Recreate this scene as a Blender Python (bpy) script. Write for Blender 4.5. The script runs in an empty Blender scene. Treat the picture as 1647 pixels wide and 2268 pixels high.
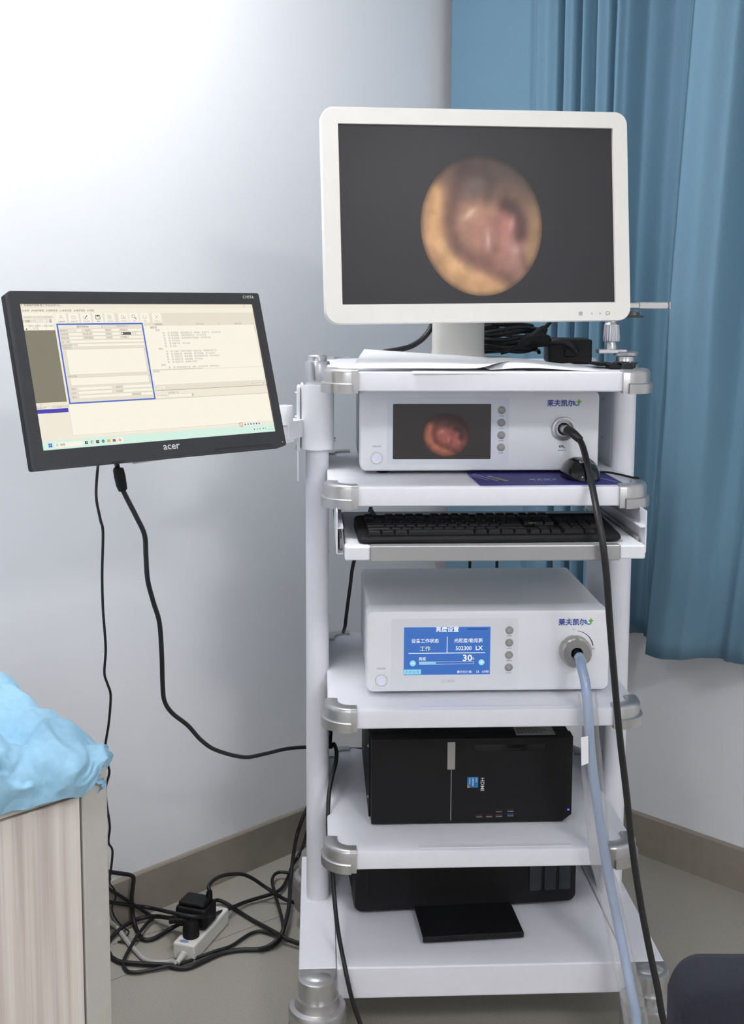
import bpy, bmesh, math, random
from mathutils import Vector, Matrix, noise, Euler
random.seed(7)
sc = bpy.context.scene
COL = sc.collection
V3 = Vector
# ------------------------------------------------------------------ camera
FPX, CX, HORIZ, PITCH, ROLL, CAMH = 2600.0, 823.5, 670.0, math.radians(6.5), math.radians(0.25), 1.42
CY = HORIZ + FPX*math.tan(PITCH)
fwd = V3((0, math.cos(PITCH), -math.sin(PITCH)))
dn0 = V3((0, -math.sin(PITCH), -math.cos(PITCH))); rt0 = V3((1, 0, 0))
rt = rt0*math.cos(ROLL) - dn0*math.sin(ROLL)
dn = dn0*math.cos(ROLL) + rt0*math.sin(ROLL)
CAM = V3((0, 0, CAMH))
cd = bpy.data.cameras.new('camera'); cam = bpy.data.objects.new('camera', cd); COL.objects.link(cam)
up = -dn
cam.matrix_world = Matrix(((rt.x, up.x, -fwd.x, CAM.x), (rt.y, up.y, -fwd.y, CAM.y), (rt.z, up.z, -fwd.z, CAM.z), (0, 0, 0, 1)))
cd.sensor_fit = 'AUTO'; cd.sensor_width = 36; cd.lens = FPX/2268*36
cd.shift_x = -(CX-823.5)/2268; cd.shift_y = (CY-1134)/2268
cd.clip_start = 0.02
sc.camera = cam
# ------------------------------------------------------------------ world, exposure
w = bpy.data.worlds.new('room_air'); sc.world = w; w.use_nodes = True
w.node_tree.nodes['Background'].inputs[0].default_value = (0.86, 0.92, 1, 1)
w.node_tree.nodes['Background'].inputs[1].default_value = 0.0
sc.view_settings.view_transform = 'Standard'; sc.view_settings.look = 'None'
sc.view_settings.exposure = 0.0; sc.view_settings.gamma = 1.0
sc.view_settings.use_curve_mapping = False
CEIL_Z = 2.75
LAMPS = [(-0.45, 2.0, 24.5), (1.25, -0.7, 45.0), (-0.9, -0.6, 23.0)]   # x, y, emission of the ceiling panels

def ray(x, y): return rt*((x-CX)/FPX) + dn*((y-CY)/FPX) + fwd
def atz(x, y, z): r = ray(x, y); return CAM + r*((z-CAMH)/r.z)
def atY(x, y, Y): r = ray(x, y); return CAM + r*(Y/r.y)
def plane(x, y, p, n): r = ray(x, y); return CAM + r*((p-CAM).dot(n)/r.dot(n))
PSI = math.radians(2.7)
CU = V3((math.cos(PSI), math.sin(PSI), 0)); CV = V3((-math.sin(PSI), math.cos(PSI), 0))
CO = V3((0.18, 2.1, 0)) + CU*0.033
def CW(u, v, z=0): return CO + CU*u + CV*v + V3((0, 0, z))
def atv(x, y, v): return plane(x, y, CO+CV*v, CV)
def uvz(P): q = P-CO; return V3((q.dot(CU), q.dot(CV), P.z))
# room
K0 = V3((0.25, 3.36, 0)); A_ = math.radians(44.3)
WL = V3((math.cos(A_), math.sin(A_), 0)); WR = V3((math.cos(A_), -math.sin(A_), 0))
NL = V3((math.sin(A_), -math.cos(A_), 0)); NR = V3((-math.sin(A_), -math.cos(A_), 0))

# ------------------------------------------------------------------ materials
def lin(c):
    if isinstance(c, str): c = [int(c[i:i+2], 16) for i in (0, 2, 4)]
    return tuple((x/255/12.92 if x/255 <= .04045 else ((x/255+.055)/1.055)**2.4) for x in c) + (1,)
MATS = {}
def mat(name, col, rough=.5, metal=0., var=.04, scale=40., bump=0., bscale=None, spec=.5, emit=None, es=1., coat=0., stretch=None, alpha=None):
    if name in MATS: return MATS[name]
    m = bpy.data.materials.new(name); m.use_nodes = True; nt = m.node_tree; N = nt.nodes; L = nt.links
    b = N['Principled BSDF']; c = lin(col)
    tc = N.new('ShaderNodeTexCoord'); mp = N.new('ShaderNodeMapping'); L.new(tc.outputs['Object'], mp.inputs[0])
    if stretch: mp.inputs['Scale'].default_value = stretch
    nz = N.new('ShaderNodeTexNoise'); nz.inputs['Scale'].default_value = scale; nz.inputs['Detail'].default_value = 4
    L.new(mp.outputs[0], nz.inputs['Vector'])
    rp = N.new('ShaderNodeValToRGB'); L.new(nz.outputs['Fac'], rp.inputs[0])
    rp.color_ramp.elements[0].position = .3; rp.color_ramp.elements[1].position = .7
    rp.color_ramp.elements[0].color = tuple(x*(1-var) for x in c[:3])+(1,)
    rp.color_ramp.elements[1].color = tuple(min(1, x*(1+var)) for x in c[:3])+(1,)
    L.new(rp.outputs[0], b.inputs['Base Color'])
    b.inputs['Roughness'].default_value = rough; b.inputs['Metallic'].default_value = metal
    b.inputs['Specular IOR Level'].default_value = spec
    b.inputs['Coat Weight'].default_value = coat
    if bump:
        n2 = N.new('ShaderNodeTexNoise'); n2.inputs['Scale'].default_value = bscale or scale*4; n2.inputs['Detail'].default_value = 3
        L.new(mp.outputs[0], n2.inputs['Vector'])
        bp = N.new('ShaderNodeBump'); bp.inputs['Strength'].default_value = bump; bp.inputs['Distance'].default_value = .002
        L.new(n2.outputs['Fac'], bp.inputs['Height']); L.new(bp.outputs[0], b.inputs['Normal'])
    if emit is not None:
        b.inputs['Emission Color'].default_value = lin(emit); b.inputs['Emission Strength'].default_value = es
    if alpha is not None: b.inputs['Alpha'].default_value = alpha
    MATS[name] = m; return m
def scr(name, col, es=1.0):   # lit screen pixels
    return mat('screen_'+name, (8, 8, 8), .35, var=0, spec=.3, emit=col, es=es)
wallm = mat('wall_paint', (236, 237, 240), .62, var=.012, scale=3, bump=.05, bscale=260)
floorm = mat('vinyl_floor', (162, 158, 147), .42, var=.1, scale=260, bump=.03, bscale=400)
ceilm = mat('ceiling_paint', (238, 238, 238), .8, var=.01)
basem = mat('baseboard_vinyl', (146, 138, 127), .4, var=.05, scale=30)
white = mat('white_powder_coat', (233, 233, 240), .38, var=.012, scale=60, bump=.02, bscale=900)
whitep = mat('white_plastic', (236, 237, 241), .4, var=.01, scale=30)
ivory = mat('ivory_plastic', (236, 234, 228), .42, var=.01)
stand = mat('stand_plastic', (206, 205, 200), .5, var=.02, bump=.03, bscale=700)
silver = mat('silver_plastic', (182, 181, 180), .3, metal=.72, var=.03, scale=80)
chrome = mat('brushed_metal', (200, 200, 203), .28, metal=.85, var=.03)
alu = mat('anodised_trim', (178, 178, 178), .42, metal=.6, var=.03, stretch=(1, 30, 30))
grey_cap = mat('grey_caster_plastic', (150, 148, 143), .5, var=.04)
dark = mat('black_plastic', (17, 17, 19), .55, var=.15, scale=120, bump=.08, bscale=900, spec=.3)
darkg = mat('black_gloss_plastic', (16, 17, 18), .12, var=.1, coat=.3)
bezelm = mat('monitor_bezel_black', (46, 47, 50), .48, var=.1, scale=200, bump=.06, bscale=900)
rubber = mat('cable_rubber', (22, 22, 25), .5, var=.15, scale=90)
cablegrey = mat('camera_cable_rubber', (28, 27, 28), .45, var=.1, scale=90)
keym = mat('key_plastic', (15, 15, 17), .42, spec=.35, var=.1, scale=60)
btn = mat('grey_button', (150, 150, 150), .5, var=.03)
inkg = mat('grey_ink', (150, 153, 160), .6, var=0)
inkd = mat('dark_ink', (84, 88, 98), .6, var=0)
inkw = mat('white_ink', (225, 225, 225), .6, var=0)
logo_b = mat('logo_blue', (40, 70, 160), .5, var=.05)
logo_g = mat('logo_green', (125, 185, 45), .5, var=.05)
logo_c = mat('logo_sky', (60, 140, 205), .5, var=.05)
paperm = mat('paper', (243, 244, 247), .7, var=.01, scale=15)

# ------------------------------------------------------------------ mesh helpers
def finish(name, bm, m, parent=None, smooth=False, kind=None, loc=None, recalc=True, angle=40):
    if recalc: bmesh.ops.recalc_face_normals(bm, faces=bm.faces)
    me = bpy.data.meshes.new(name); bm.to_mesh(me); bm.free()
    for x in (m if isinstance(m, (list, tuple)) else [m]): me.materials.append(x)
    if smooth:
        me.polygons.foreach_set('use_smooth', [True]*len(me.polygons))
        if angle < 180: me.set_sharp_from_angle(angle=math.radians(angle))
    o = bpy.data.objects.new(name, me); COL.objects.link(o)
    if parent: o.parent = parent
    if loc is not None: o.location = loc
    if kind: o['kind'] = kind
    return o
def thing(name, label, cat, loc=(0, 0, 0), rz=0, group=None):
    o = bpy.data.objects.new(name, None); COL.objects.link(o); o.location = loc; o.rotation_euler = (0, 0, rz)
    o.empty_display_size = .05
    return tag(o, label, cat, group)
def tag(o, label, cat, group=None):
    o['label'] = label; o['category'] = cat
    if group: o['group'] = group
    return o
def B(): return bmesh.new()
def box(bm, x0, x1, y0, y1, z0, z1, bev=0., seg=2, M=None, mi=0):
    r = bmesh.ops.create_cube(bm, size=1); vs = r['verts']
    for v in vs: v.co = V3(((x0+x1)/2+v.co.x*(x1-x0), (y0+y1)/2+v.co.y*(y1-y0), (z0+z1)/2+v.co.z*(z1-z0)))
    fs = set(f for v in vs for f in v.link_faces)
    if bev:
        es = list(set(e for v in vs for e in v.link_edges))
        r = bmesh.ops.bevel(bm, geom=es, offset=bev, segments=seg, affect='EDGES', profile=.5)
        fs = set(r['faces']); stack = list(fs)
        while stack:
            f = stack.pop()
            for e in f.edges:
                for g in e.link_faces:
                    if g not in fs: fs.add(g); stack.append(g)
    vs = list(set(v for f in fs for v in f.verts))
    if M: bmesh.ops.transform(bm, matrix=M, verts=vs)
    if mi:
        for f in fs: f.material_index = mi
    return vs
def rrect(x0, x1, y0, y1, r, k=6):
    pts = []
    for cx, cy, a in ((x1-r, y1-r, 0), (x0+r, y1-r, 90), (x0+r, y0+r, 180), (x1-r, y0+r, 270)):
        for i in range(k+1):
            t = math.radians(a+90*i/k); pts.append((cx+r*math.cos(t), cy+r*math.sin(t)))
    return pts
def extr(bm, pts, f0, f1, mi=0):           # pts 2D; f0/f1 map a 2D point to 3D on the two faces
    a = [bm.verts.new(f0(p)) for p in pts]; b = [bm.verts.new(f1(p)) for p in pts]; n = len(pts)
    fs = [bm.faces.new(a), bm.faces.new(b[::-1])]
    for i in range(n): fs.append(bm.faces.new((a[i], b[i], b[(i+1) % n], a[(i+1) % n])))
    for f in fs: f.material_index = mi
    return a+b
def plateY(bm, pts, y0, y1, M=None, mi=0, cham=0):  # outline in x,z ; thickness along y (front y0)
    if cham:
        cx = sum(p[0] for p in pts)/len(pts); cz = sum(p[1] for p in pts)/len(pts)
        w_ = max(abs(p[0]-cx) for p in pts); h_ = max(abs(p[1]-cz) for p in pts)
        rings = []
        for s, y in ((cham, y0), (cham*.3, y0+cham*.3), (0, y0+cham), (0, y1)):
            rings.append([bm.verts.new((cx+(p[0]-cx)*(1-s/w_), y, cz+(p[1]-cz)*(1-s/h_))) for p in pts])
        n = len(pts); fs = [bm.faces.new(rings[0]), bm.faces.new(rings[-1][::-1])]
        for a, b in zip(rings, rings[1:]):
            for i in range(n): fs.append(bm.faces.new((a[i], b[i], b[(i+1) % n], a[(i+1) % n])))
        vs = [v for r in rings for v in r]
        for f in fs: f.material_index = mi
    else:
        vs = extr(bm, pts, lambda p: (p[0], y0, p[1]), lambda p: (p[0], y1, p[1]), mi)
    if M: bmesh.ops.transform(bm, matrix=M, verts=vs)
    return vs
def plateZ(bm, pts, z0, z1, M=None, mi=0):
    vs = extr(bm, pts, lambda p: (p[0], p[1], z0), lambda p: (p[0], p[1], z1), mi)
    if M: bmesh.ops.transform(bm, matrix=M, verts=vs)
    return vs
def frameY(bm, outer, inner, y0, y1, yin, M=None):      # ring plate; the inner edge slopes back to yin
    n = len(outer)
    R_ = [[bm.verts.new((p[0], y, p[1])) for p in P] for P, y in ((outer, y1), (outer, y0+.003), ([(p[0]*.996, p[1]*.996) for p in outer], y0), (inner, y0), (inner, yin))]
    for a, b in zip(R_, R_[1:]):
        for i in range(n): bm.faces.new((a[i], b[i], b[(i+1) % n], a[(i+1) % n]))
    vs = [v for r in R_ for v in r]
    if M: bmesh.ops.transform(bm, matrix=M, verts=vs)
def lathe(bm, prof, seg=24, M=None, mi=0, sx=1., sy=1., scallop=None):   # prof: (r,z) bottom to top about z
    rings = []
    for r, z in prof:
        if r < 1e-6: rings.append([bm.verts.new((0, 0, z))]); continue
        rings.append([bm.verts.new((r*(scallop(2*math.pi*i/seg, r) if scallop else 1)*math.cos(2*math.pi*i/seg)*sx,
                                    r*(scallop(2*math.pi*i/seg, r) if scallop else 1)*math.sin(2*math.pi*i/seg)*sy, z)) for i in range(seg)])
    fs = []
    for a, b in zip(rings, rings[1:]):
        for i in range(seg):
            j = (i+1) % seg
            if len(a) == 1 and len(b) == 1: continue
            if len(a) == 1: fs.append(bm.faces.new((a[0], b[i], b[j])))
            elif len(b) == 1: fs.append(bm.faces.new((a[i], a[j], b[0])))
            else: fs.append(bm.faces.new((a[i], a[j], b[j], b[i])))
    if len(rings[0]) > 1: fs.append(bm.faces.new(rings[0][::-1]))
    if len(rings[-1]) > 1: fs.append(bm.faces.new(rings[-1]))
    for f in fs: f.material_index = mi
    vs = [v for r in rings for v in r]
    if M: bmesh.ops.transform(bm, matrix=M, verts=vs)
    return vs
def crom(P, n=6):
    P = [V3(p) for p in P]; out = []
    Q = [P[0]*2-P[1]]+P+[P[-1]*2-P[-2]]
    for i in range(1, len(Q)-2):
        a, b, c, d = Q[i-1:i+3]
        for k in range(n):
            t = k/n
            out.append(.5*((2*b)+(c-a)*t+(2*a-5*b+4*c-d)*t*t+(3*b-a-3*c+d)*t**3))
    out.append(P[-1]); return out
def tube(bm, path, rad, seg=8, flat=None, mi=0):
    n = len(path); R_ = rad if callable(rad) else (lambda t: rad)
    T = [(path[min(i+1, n-1)]-path[max(i-1, 0)]).normalized() for i in range(n)]
    nrm = T[0].orthogonal().normalized(); rings = []
    for i in range(n):
        nrm = (nrm-T[i]*nrm.dot(T[i])).normalized(); bn = T[i].cross(nrm)
        r = R_(i/(n-1))
        rings.append([bm.verts.new(path[i]+(nrm*math.cos(2*math.pi*k/seg)+bn*math.sin(2*math.pi*k/seg))*r) for k in range(seg)])
    fs = [bm.faces.new(rings[0][::-1]), bm.faces.new(rings[-1])]
    for a, b in zip(rings, rings[1:]):
        for k in range(seg): fs.append(bm.faces.new((a[k], a[(k+1) % seg], b[(k+1) % seg], b[k])))
    for f in fs: f.material_index = mi
def cord(name, pts, r, m, label, cat='cable', group=None, n=6, seg=8):
    bm = B(); tube(bm, crom(pts, n), r, seg); o = finish(name, bm, m, smooth=True, angle=180)
    return tag(o, label, cat, group)
FRONT = Matrix(((1, 0, 0, 0), (0, 0, -1, 0), (0, 1, 0, 0), (0, 0, 0, 1)))     # text/lathe plane: local xy -> x,z ; +z -> -y
def rotz(a): return Matrix.Rotation(a, 4, 'Z')
def T(x, y, z): return Matrix.Translation((x, y, z))
def text(name, s, size, M, m, parent, align='LEFT', bold=0., sx=1., res=2, shear=0.):
    cu = bpy.data.curves.new(name, 'FONT'); cu.body = s; cu.size = size; cu.resolution_u = res; cu.align_x = align
    cu.offset = bold*size; cu.shear = shear
    o = bpy.data.objects.new('tmp', cu); COL.objects.link(o); bpy.context.view_layer.update()
    me = bpy.data.meshes.new_from_object(o); bpy.data.objects.remove(o); bpy.data.curves.remove(cu)
    me.name = name; me.materials.clear(); me.materials.append(m)
    me.transform(M @ Matrix.Diagonal((sx, 1, 1, 1)))
    q = bpy.data.objects.new(name, me); COL.objects.link(q); q.parent = parent; q['kind'] = 'stuff'
    return q
def dashes(name, rows, M, m, parent):          # print too small to read: rows of short strokes (x, y, width, height)
    bm = B()
    for x, y, w_, h_ in rows:
        k = 0.
        while k < w_:
            l = min(h_*random.uniform(.6, 1.3), w_-k)
            vs = [bm.verts.new(M @ V3((x+k+a*l, y+b*h_, 0))) for a, b in ((0, 0), (1, 0), (1, 1), (0, 1))]; bm.faces.new(vs); k += l+h_*.35
    return finish(name, bm, m, parent, recalc=False, kind='stuff')
class Flat:                                  # print on a front face: quads, discs, rings in (x,z) at depth y
    def __init__(s, y, M=None): s.bm = B(); s.y = y; s.M = M; s.ms = []; s.L = 0
    def mi(s, m):
        if m not in s.ms: s.ms.append(m)
        return s.ms.index(m)
    def poly(s, pts, m, lev=0):
        vs = [s.bm.verts.new((p[0], s.y-lev*.00012, p[1])) for p in pts]; f = s.bm.faces.new(vs); f.material_index = s.mi(m)
    def rect(s, x0, x1, z0, z1, m, lev=0): s.poly([(x0, z0), (x1, z0), (x1, z1), (x0, z1)], m, lev)
    def frame(s, x0, x1, z0, z1, t, m, lev=0):
        s.rect(x0, x1, z1-t, z1, m, lev); s.rect(x0, x1, z0, z0+t, m, lev); s.rect(x0, x0+t, z0+t, z1-t, m, lev); s.rect(x1-t, x1, z0+t, z1-t, m, lev)
    def disc(s, x, z, r, m, lev=0, n=20): s.poly([(x+r*math.cos(2*math.pi*i/n), z+r*math.sin(2*math.pi*i/n)) for i in range(n)], m, lev)
    def arc(s, x, z, r, t, a0, a1, m, lev=0, n=14, t1=None):
        for i in range(n):
            p, q = math.radians(a0+(a1-a0)*i/n), math.radians(a0+(a1-a0)*(i+1)/n)
            ta = t if t1 is None else t+(t1-t)*i/n; tb = t if t1 is None else t+(t1-t)*(i+1)/n
            s.poly([(x+r*math.cos(p), z+r*math.sin(p)), (x+(r+ta)*math.cos(p), z+(r+ta)*math.sin(p)), (x+(r+tb)*math.cos(q), z+(r+tb)*math.sin(q)), (x+r*math.cos(q), z+r*math.sin(q))], m, lev)
    def line(s, a, b, t, m, lev=0):
        d = (b[0]-a[0], b[1]-a[1]); l = math.hypot(*d) or 1; nx, nz = -d[1]/l*t/2, d[0]/l*t/2
        s.poly([(a[0]+nx, a[1]+nz), (b[0]+nx, b[1]+nz), (b[0]-nx, b[1]-nz), (a[0]-nx, a[1]-nz)], m, lev)
    def done(s, name, parent):
        if s.M: bmesh.ops.transform(s.bm, matrix=s.M, verts=s.bm.verts)
        o = finish(name, s.bm, s.ms, parent, recalc=False, kind='stuff'); return o

# ------------------------------------------------------------------ room shell
RS = 4.2
def struct(o): o['kind'] = 'structure'; return o
K1 = K0-WL*RS; K2 = K0+WR*RS; K3 = K0-WL*RS+WR*RS
def slab(name, a, b, n_in, z0, z1, th, m, parent=None, ext=.1):
    bm = B(); d = (b-a).normalized(); a = a-d*ext; b = b+d*ext
    pts = [a, b, b-n_in*th, a-n_in*th]
    extr(bm, pts, lambda p: (p.x, p.y, z0), lambda p: (p.x, p.y, z1))
    return struct(finish(name, bm, m, parent))
slab('wall_left', K1, K0, NL, 0, CEIL_Z, .1, wallm)
slab('wall_right', K0, K2, NR, 0, CEIL_Z, .1, wallm)
slab('wall_rear_left', K1, K3, -NR, 0, CEIL_Z, .1, wallm)
slab('wall_rear_right', K3, K2, -NL, 0, CEIL_Z, .1, wallm)
cen = (K0+K1+K2+K3)/4
bm = B(); q = [cen+(k-cen)*1.06 for k in (K0, K1, K3, K2)]
extr(bm, q, lambda p: (p.x, p.y, -.08), lambda p: (p.x, p.y, 0)); fl = struct(finish('floor', bm, floorm))
bm = B(); extr(bm, q, lambda p: (p.x, p.y, CEIL_Z), lambda p: (p.x, p.y, CEIL_Z+.08)); struct(finish('ceiling', bm, ceilm))
seamm = mat('floor_seam', (118, 114, 104), .6, var=.1)
for a, b in (((246, 2172), (655, 2016)), ((250, 2092), (560, 2000)), ((430, 2128), (520, 2015))):
    P, Q = atz(*a, 0), atz(*b, 0); d = (Q-P).normalized(); n_ = V3((-d.y, d.x, 0))*.0007
    bm = B(); extr(bm, [P-n_, Q-n_, Q+n_, P+n_], lambda p: (p.x, p.y, -.001), lambda p: (p.x, p.y, .0004)); finish('joint', bm, seamm, fl)
for nm, a, b, n_ in (('baseboard_left', K1, K0, NL), ('baseboard_right', K0, K2, NR)):
    h = .108; bm = B(); ex = [(0, 0), (.012, 0), (.012, h-.004), (.009, h), (0, h)]
    a2, b2 = (a, b-WL*.0) if nm.endswith('left') else (a+WR*.012, b)
    va = [bm.verts.new(a2+n_*p+V3((0, 0, z))) for p, z in ex]; vb = [bm.verts.new(b2+n_*p+V3((0, 0, z))) for p, z in ex]
    bm.faces.new(va); bm.faces.new(vb[::-1])
    for i in range(5): bm.faces.new((va[i], vb[i], vb[(i+1) % 5], va[(i+1) % 5]))
    struct(finish(nm, bm, basem))
panel_em = None
for i, (x, y, e) in enumerate(LAMPS):
    side_ = ('corner', 'room_side', 'couch_side')[i]
    t = thing('ceiling_light_%s_offscreen' % side_, 'square white LED ceiling panel, '+('the one nearest the corner behind the cart' if i == 0 else 'the one farthest from the couch' if i == 1 else 'the one over the open floor beside the couch'), 'ceiling light', (x, y, CEIL_Z-.03), A_)
    bm = B(); o_ = rrect(-.3, .3, -.3, .3, .006, 2); i_ = rrect(-.28, .28, -.28, .28, .003, 2); n = len(o_)
    R_ = [[bm.verts.new((p[0], p[1], z)) for p in P] for P, z in ((o_, .03), (o_, 0), (i_, 0), (i_, .006))]
    for a, b in zip(R_, R_[1:]):
        for k in range(n): bm.faces.new((a[k], b[k], b[(k+1) % n], a[(k+1) % n]))
    finish('frame', bm, whitep, t)
    bm = B(); plateZ(bm, i_, .004, .02); finish('diffuser_%s_offscreen' % side_, bm, mat('led_panel_%d' % i, (240, 240, 240), .5, var=0, emit=(253, 253, 255), es=e), t)

# ------------------------------------------------------------------ curtain
curm = mat('curtain_cloth', (108, 144, 165), .85, var=.06, scale=420, bump=.35, bscale=900, stretch=(1, 1, 2.2))
def wall_t(px, py, off): P = plane(px, py, K0+NR*off, NR); return (P-K0).dot(WR), P.z
folds = [(1004, .075), (1010, .085), (1060, .088), (1120, .08), (1172, .072), (1182, .064), (1195, .082), (1222, .094), (1238, .08), (1244, .035), (1248, -.02), (1251, -.02),
         (1255, .06), (1264, .1), (1276, .09), (1284, .05), (1288, .045), (1294, .085), (1304, .1), (1313, .07), (1319, .04), (1324, .075), (1338, .105), (1352, .09), (1360, .05), (1364, .05), (1371, .1), (1378, .11), (1386, .09),
         (1402, .03), (1438, -.005), (1458, -.012), (1464, .0), (1471, .014), (1478, .004), (1494, -.018), (1504, -.012), (1514, .03), (1528, .11), (1550, .16), (1600, .18), (1640, .16), (1680, .075), (1715, .06), (1745, .11), (1790, .14), (1840, .1), (1880, .06), (1930, .11), (1980, .13), (2040, .07), (2100, .12), (2160, .06)]
ft = [(wall_t(px, 300, .09)[0], d+.028) for px, d in folds]
def fold_d(t):
    if t <= ft[0][0]: return ft[0][1]
    for (a, da), (b, db) in zip(ft, ft[1:]):
        if t <= b: s = (t-a)/(b-a); s = s*s*(3-2*s); return da+(db-da)*s
    return ft[-1][1]
hem = [(wall_t(px, py, .1)) for px, py in ((1150, 1375), (1395, 1419), (1440, 1441), (1490, 1449), (1560, 1457), (1647, 1464), (1800, 1470), (2100, 1480))]
def hem_z(t):
    if t <= hem[0][0]: return hem[0][1]
    for (a, da), (b, db) in zip(hem, hem[1:]):
        if t <= b: s = (t-a)/(b-a); return da+(db-da)*s
    return hem[-1][1]
tr = wall_t(1450, 300, .07)[0]
bm = B(); NT, NZ = 460, 44; t0, t1 = ft[0][0], ft[-1][0]; ztop = 2.62; rows = []
for j in range(NZ+1):
    row = []
    for i in range(NT+1):
        t = t0+(t1-t0)*i/NT; zb = hem_z(t); z = zb+(ztop-zb)*j/NZ
        drift = (.055*(z-1.5) if z > 1.2 else -.0165-.10*(1.2-z))*min(1, max(0, (t-tr+.12)/.2))
        tt = t-drift
        k = min(1, max(0, (z-.85)/.55)); near = fold_d(tt)
        soft = .075+.03*math.sin(tt*9.0-.6)
        d = near*k+(near*.55+soft*.45)*(1-k)
        if t < tr: d = near
        d += .004*noise.noise(V3((t*3, z*1.2, 1.3)))
        row.append(bm.verts.new(K0+WR*t+NR*d+V3((0, 0, z))))
    rows.append(row)
for a, b in zip(rows, rows[1:]):
    for i in range(NT): bm.faces.new((a[i], a[i+1], b[i+1], b[i]))
cu_o = finish('curtain', bm, curm, smooth=True, angle=180, recalc=False)
sm = cu_o.modifiers.new('thick', 'SOLIDIFY'); sm.thickness = .0015
tag(cu_o, 'blue woven curtain hanging in folds in front of the wall behind the cart', 'curtain')
t = thing('curtain_rail', 'white curtain rail on the wall above the blue curtain', 'curtain rail', K0+V3((0, 0, 2.63)), 0)
bm = B(); pts = [K0*0+WR*.03+NR*.055, WR*2.9+NR*.055, WR*2.9+NR*.09, WR*.03+NR*.09]
extr(bm, pts, lambda p: (p.x, p.y, -.01), lambda p: (p.x, p.y, .02)); finish('track', bm, whitep, t)
for k in range(4):
    bm = B(); c = WR*(.1+.85*k); pts = [c+NR*0, c+WR*.03, c+WR*.03+NR*.06, c+NR*.06]
    extr(bm, pts, lambda p: (p.x, p.y, .018), lambda p: (p.x, p.y, .03)); finish('bracket', bm, whitep, t)

# ------------------------------------------------------------------ equipment cart
cart = thing('equipment_cart', 'white medical equipment trolley with four shelves, keyboard tray and silver corner caps', 'cart', CO, PSI)
SH = [1.297, 1.088, .672, .399]; STH = .035; SW = .288; SD = .52
capm = silver
def cap_mesh():
    bm = B()
    # path (outer line) around the front-left corner of a shelf; front runs along -y
    r = .048; path = [(.057, 0), (.045, 0)]
    for i in range(9): a = math.radians(-90-90*i/8); path.append((r+r*math.cos(a), r+r*math.sin(a)))
    path += [(0, .062)]
    def sweep(path, sec):
        rings = []
        for i, p in enumerate(path):
            a = path[max(i-1, 0)]; b = path[min(i+1, len(path)-1)]; d = V3((b[0]-a[0], b[1]-a[1], 0)).normalized(); nrm = V3((d.y, -d.x, 0))
            if nrm.dot(V3((-1, -1, 0))) < 0: nrm = -nrm
            rings.append([bm.verts.new(V3((p[0], p[1], 0))+nrm*o+V3((0, 0, z))) for o, z in sec])
        n = len(sec)
        for a, b in zip(rings, rings[1:]):
            for k in range(n): bm.faces.new((a[k], b[k], b[(k+1) % n], a[(k+1) % n]))
        bm.faces.new(rings[0]); bm.faces.new(rings[-1][::-1])
    sweep(path, [(-.022, .0045), (-.004, .0055), (.002, .0035), (.0045, -.002), (.0045, -STH-.003), (-.004, -STH-.003), (-.022, -STH-.001)])
    sweep(path[1:], [(.003, -.020), (.007, -.0195), (.0095, -.0215), (.0095, -STH-.0035), (.003, -STH-.0035)])
    bmesh.ops.recalc_face_normals(bm, faces=bm.faces)
    me = bpy.data.meshes.new('corner_cap'); bm.to_mesh(me); bm.free(); me.materials.append(capm)
    me.polygons.foreach_set('use_smooth', [True]*len(me.polygons)); me.set_sharp_from_angle(angle=math.radians(50))
    return me
CAP = cap_mesh()
def cap_mirror(me, sx, sy):
    m2 = me.copy(); m2.transform(Matrix.Diagonal((sx, sy, 1, 1)))
    if sx*sy < 0: m2.flip_normals()
    return m2
CAPS = {(a, b): (CAP if (a, b) == (1, 1) else cap_mirror(CAP, a, b)) for a in (1, -1) for b in (1, -1)}
for zt in SH:
    bm = B(); pts = rrect(-SW-.004, SW+.004, .002, SD, .046, 6)
    n = len(pts); sc_ = lambda p, k: (p[0]*(1-k/.29), SD/2+(p[1]-SD/2)*(1-k/.26))
    rr = [[bm.verts.new((*sc_(p, k), z)) for p in pts] for k, z in ((.003, zt), (.0008, zt-.0012), (0, zt-.004), (0, zt-STH+.002), (.002, zt-STH))]
    bm.faces.new(rr[0]); bm.faces.new(rr[-1][::-1])
    for a, b in zip(rr, rr[1:]):
        for i in range(n): bm.faces.new((a[i], b[i], b[(i+1) % n], a[(i+1) % n]))
    s = finish('shelf', bm, white, cart, smooth=True, angle=30)
    for a in (1, -1):
        for b in (1, -1):
            o = bpy.data.objects.new('corner_cap', CAPS[(a, b)]); COL.objects.link(o); o.parent = s
            o.location = (-a*.2955, -.001 if b == 1 else SD+.001, zt)
    bm = B(); box(bm, -.12, .17, .012, .024, zt-.001, zt+.0008, .0006, 1); finish('grip_strip', bm, white, s)
for sx in (-1, 1):
    bm = B(); R_ = .0235
    lathe(bm, [(R_, .178), (R_, 1.262)], 28, T(sx*.311, .26, 0))
    p = finish('post', bm, white, cart, smooth=True, angle=40)
    bm = B(); box(bm, sx*.300-.012, sx*.300+.012, .268, .462, .178, 1.255, .004, 2); finish('side_channel', bm, white, p)
    for z in (.26, .5, .62, .76, .9, 1.14, 1.22):
        bm = B(); lathe(bm, [(.003, 0), (.003, .002), (0, .0026)], 8, T(sx*.288, .34, z) @ Matrix.Rotation(-sx*math.pi/2, 4, 'Y')); finish('screw', bm, chrome, p)
    bm = B(); lathe(bm, [(.0243, 1.262), (.0252, 1.266), (.0252, 1.2995), (.0238, 1.303), (.0195, 1.304), (.0188, 1.306), (.0188, 1.3135), (.017, 1.3155), (0, 1.316)], 28, T(sx*.311, .26, 0))
    finish('post_cap', bm, chrome, p, smooth=True, angle=35)
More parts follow.
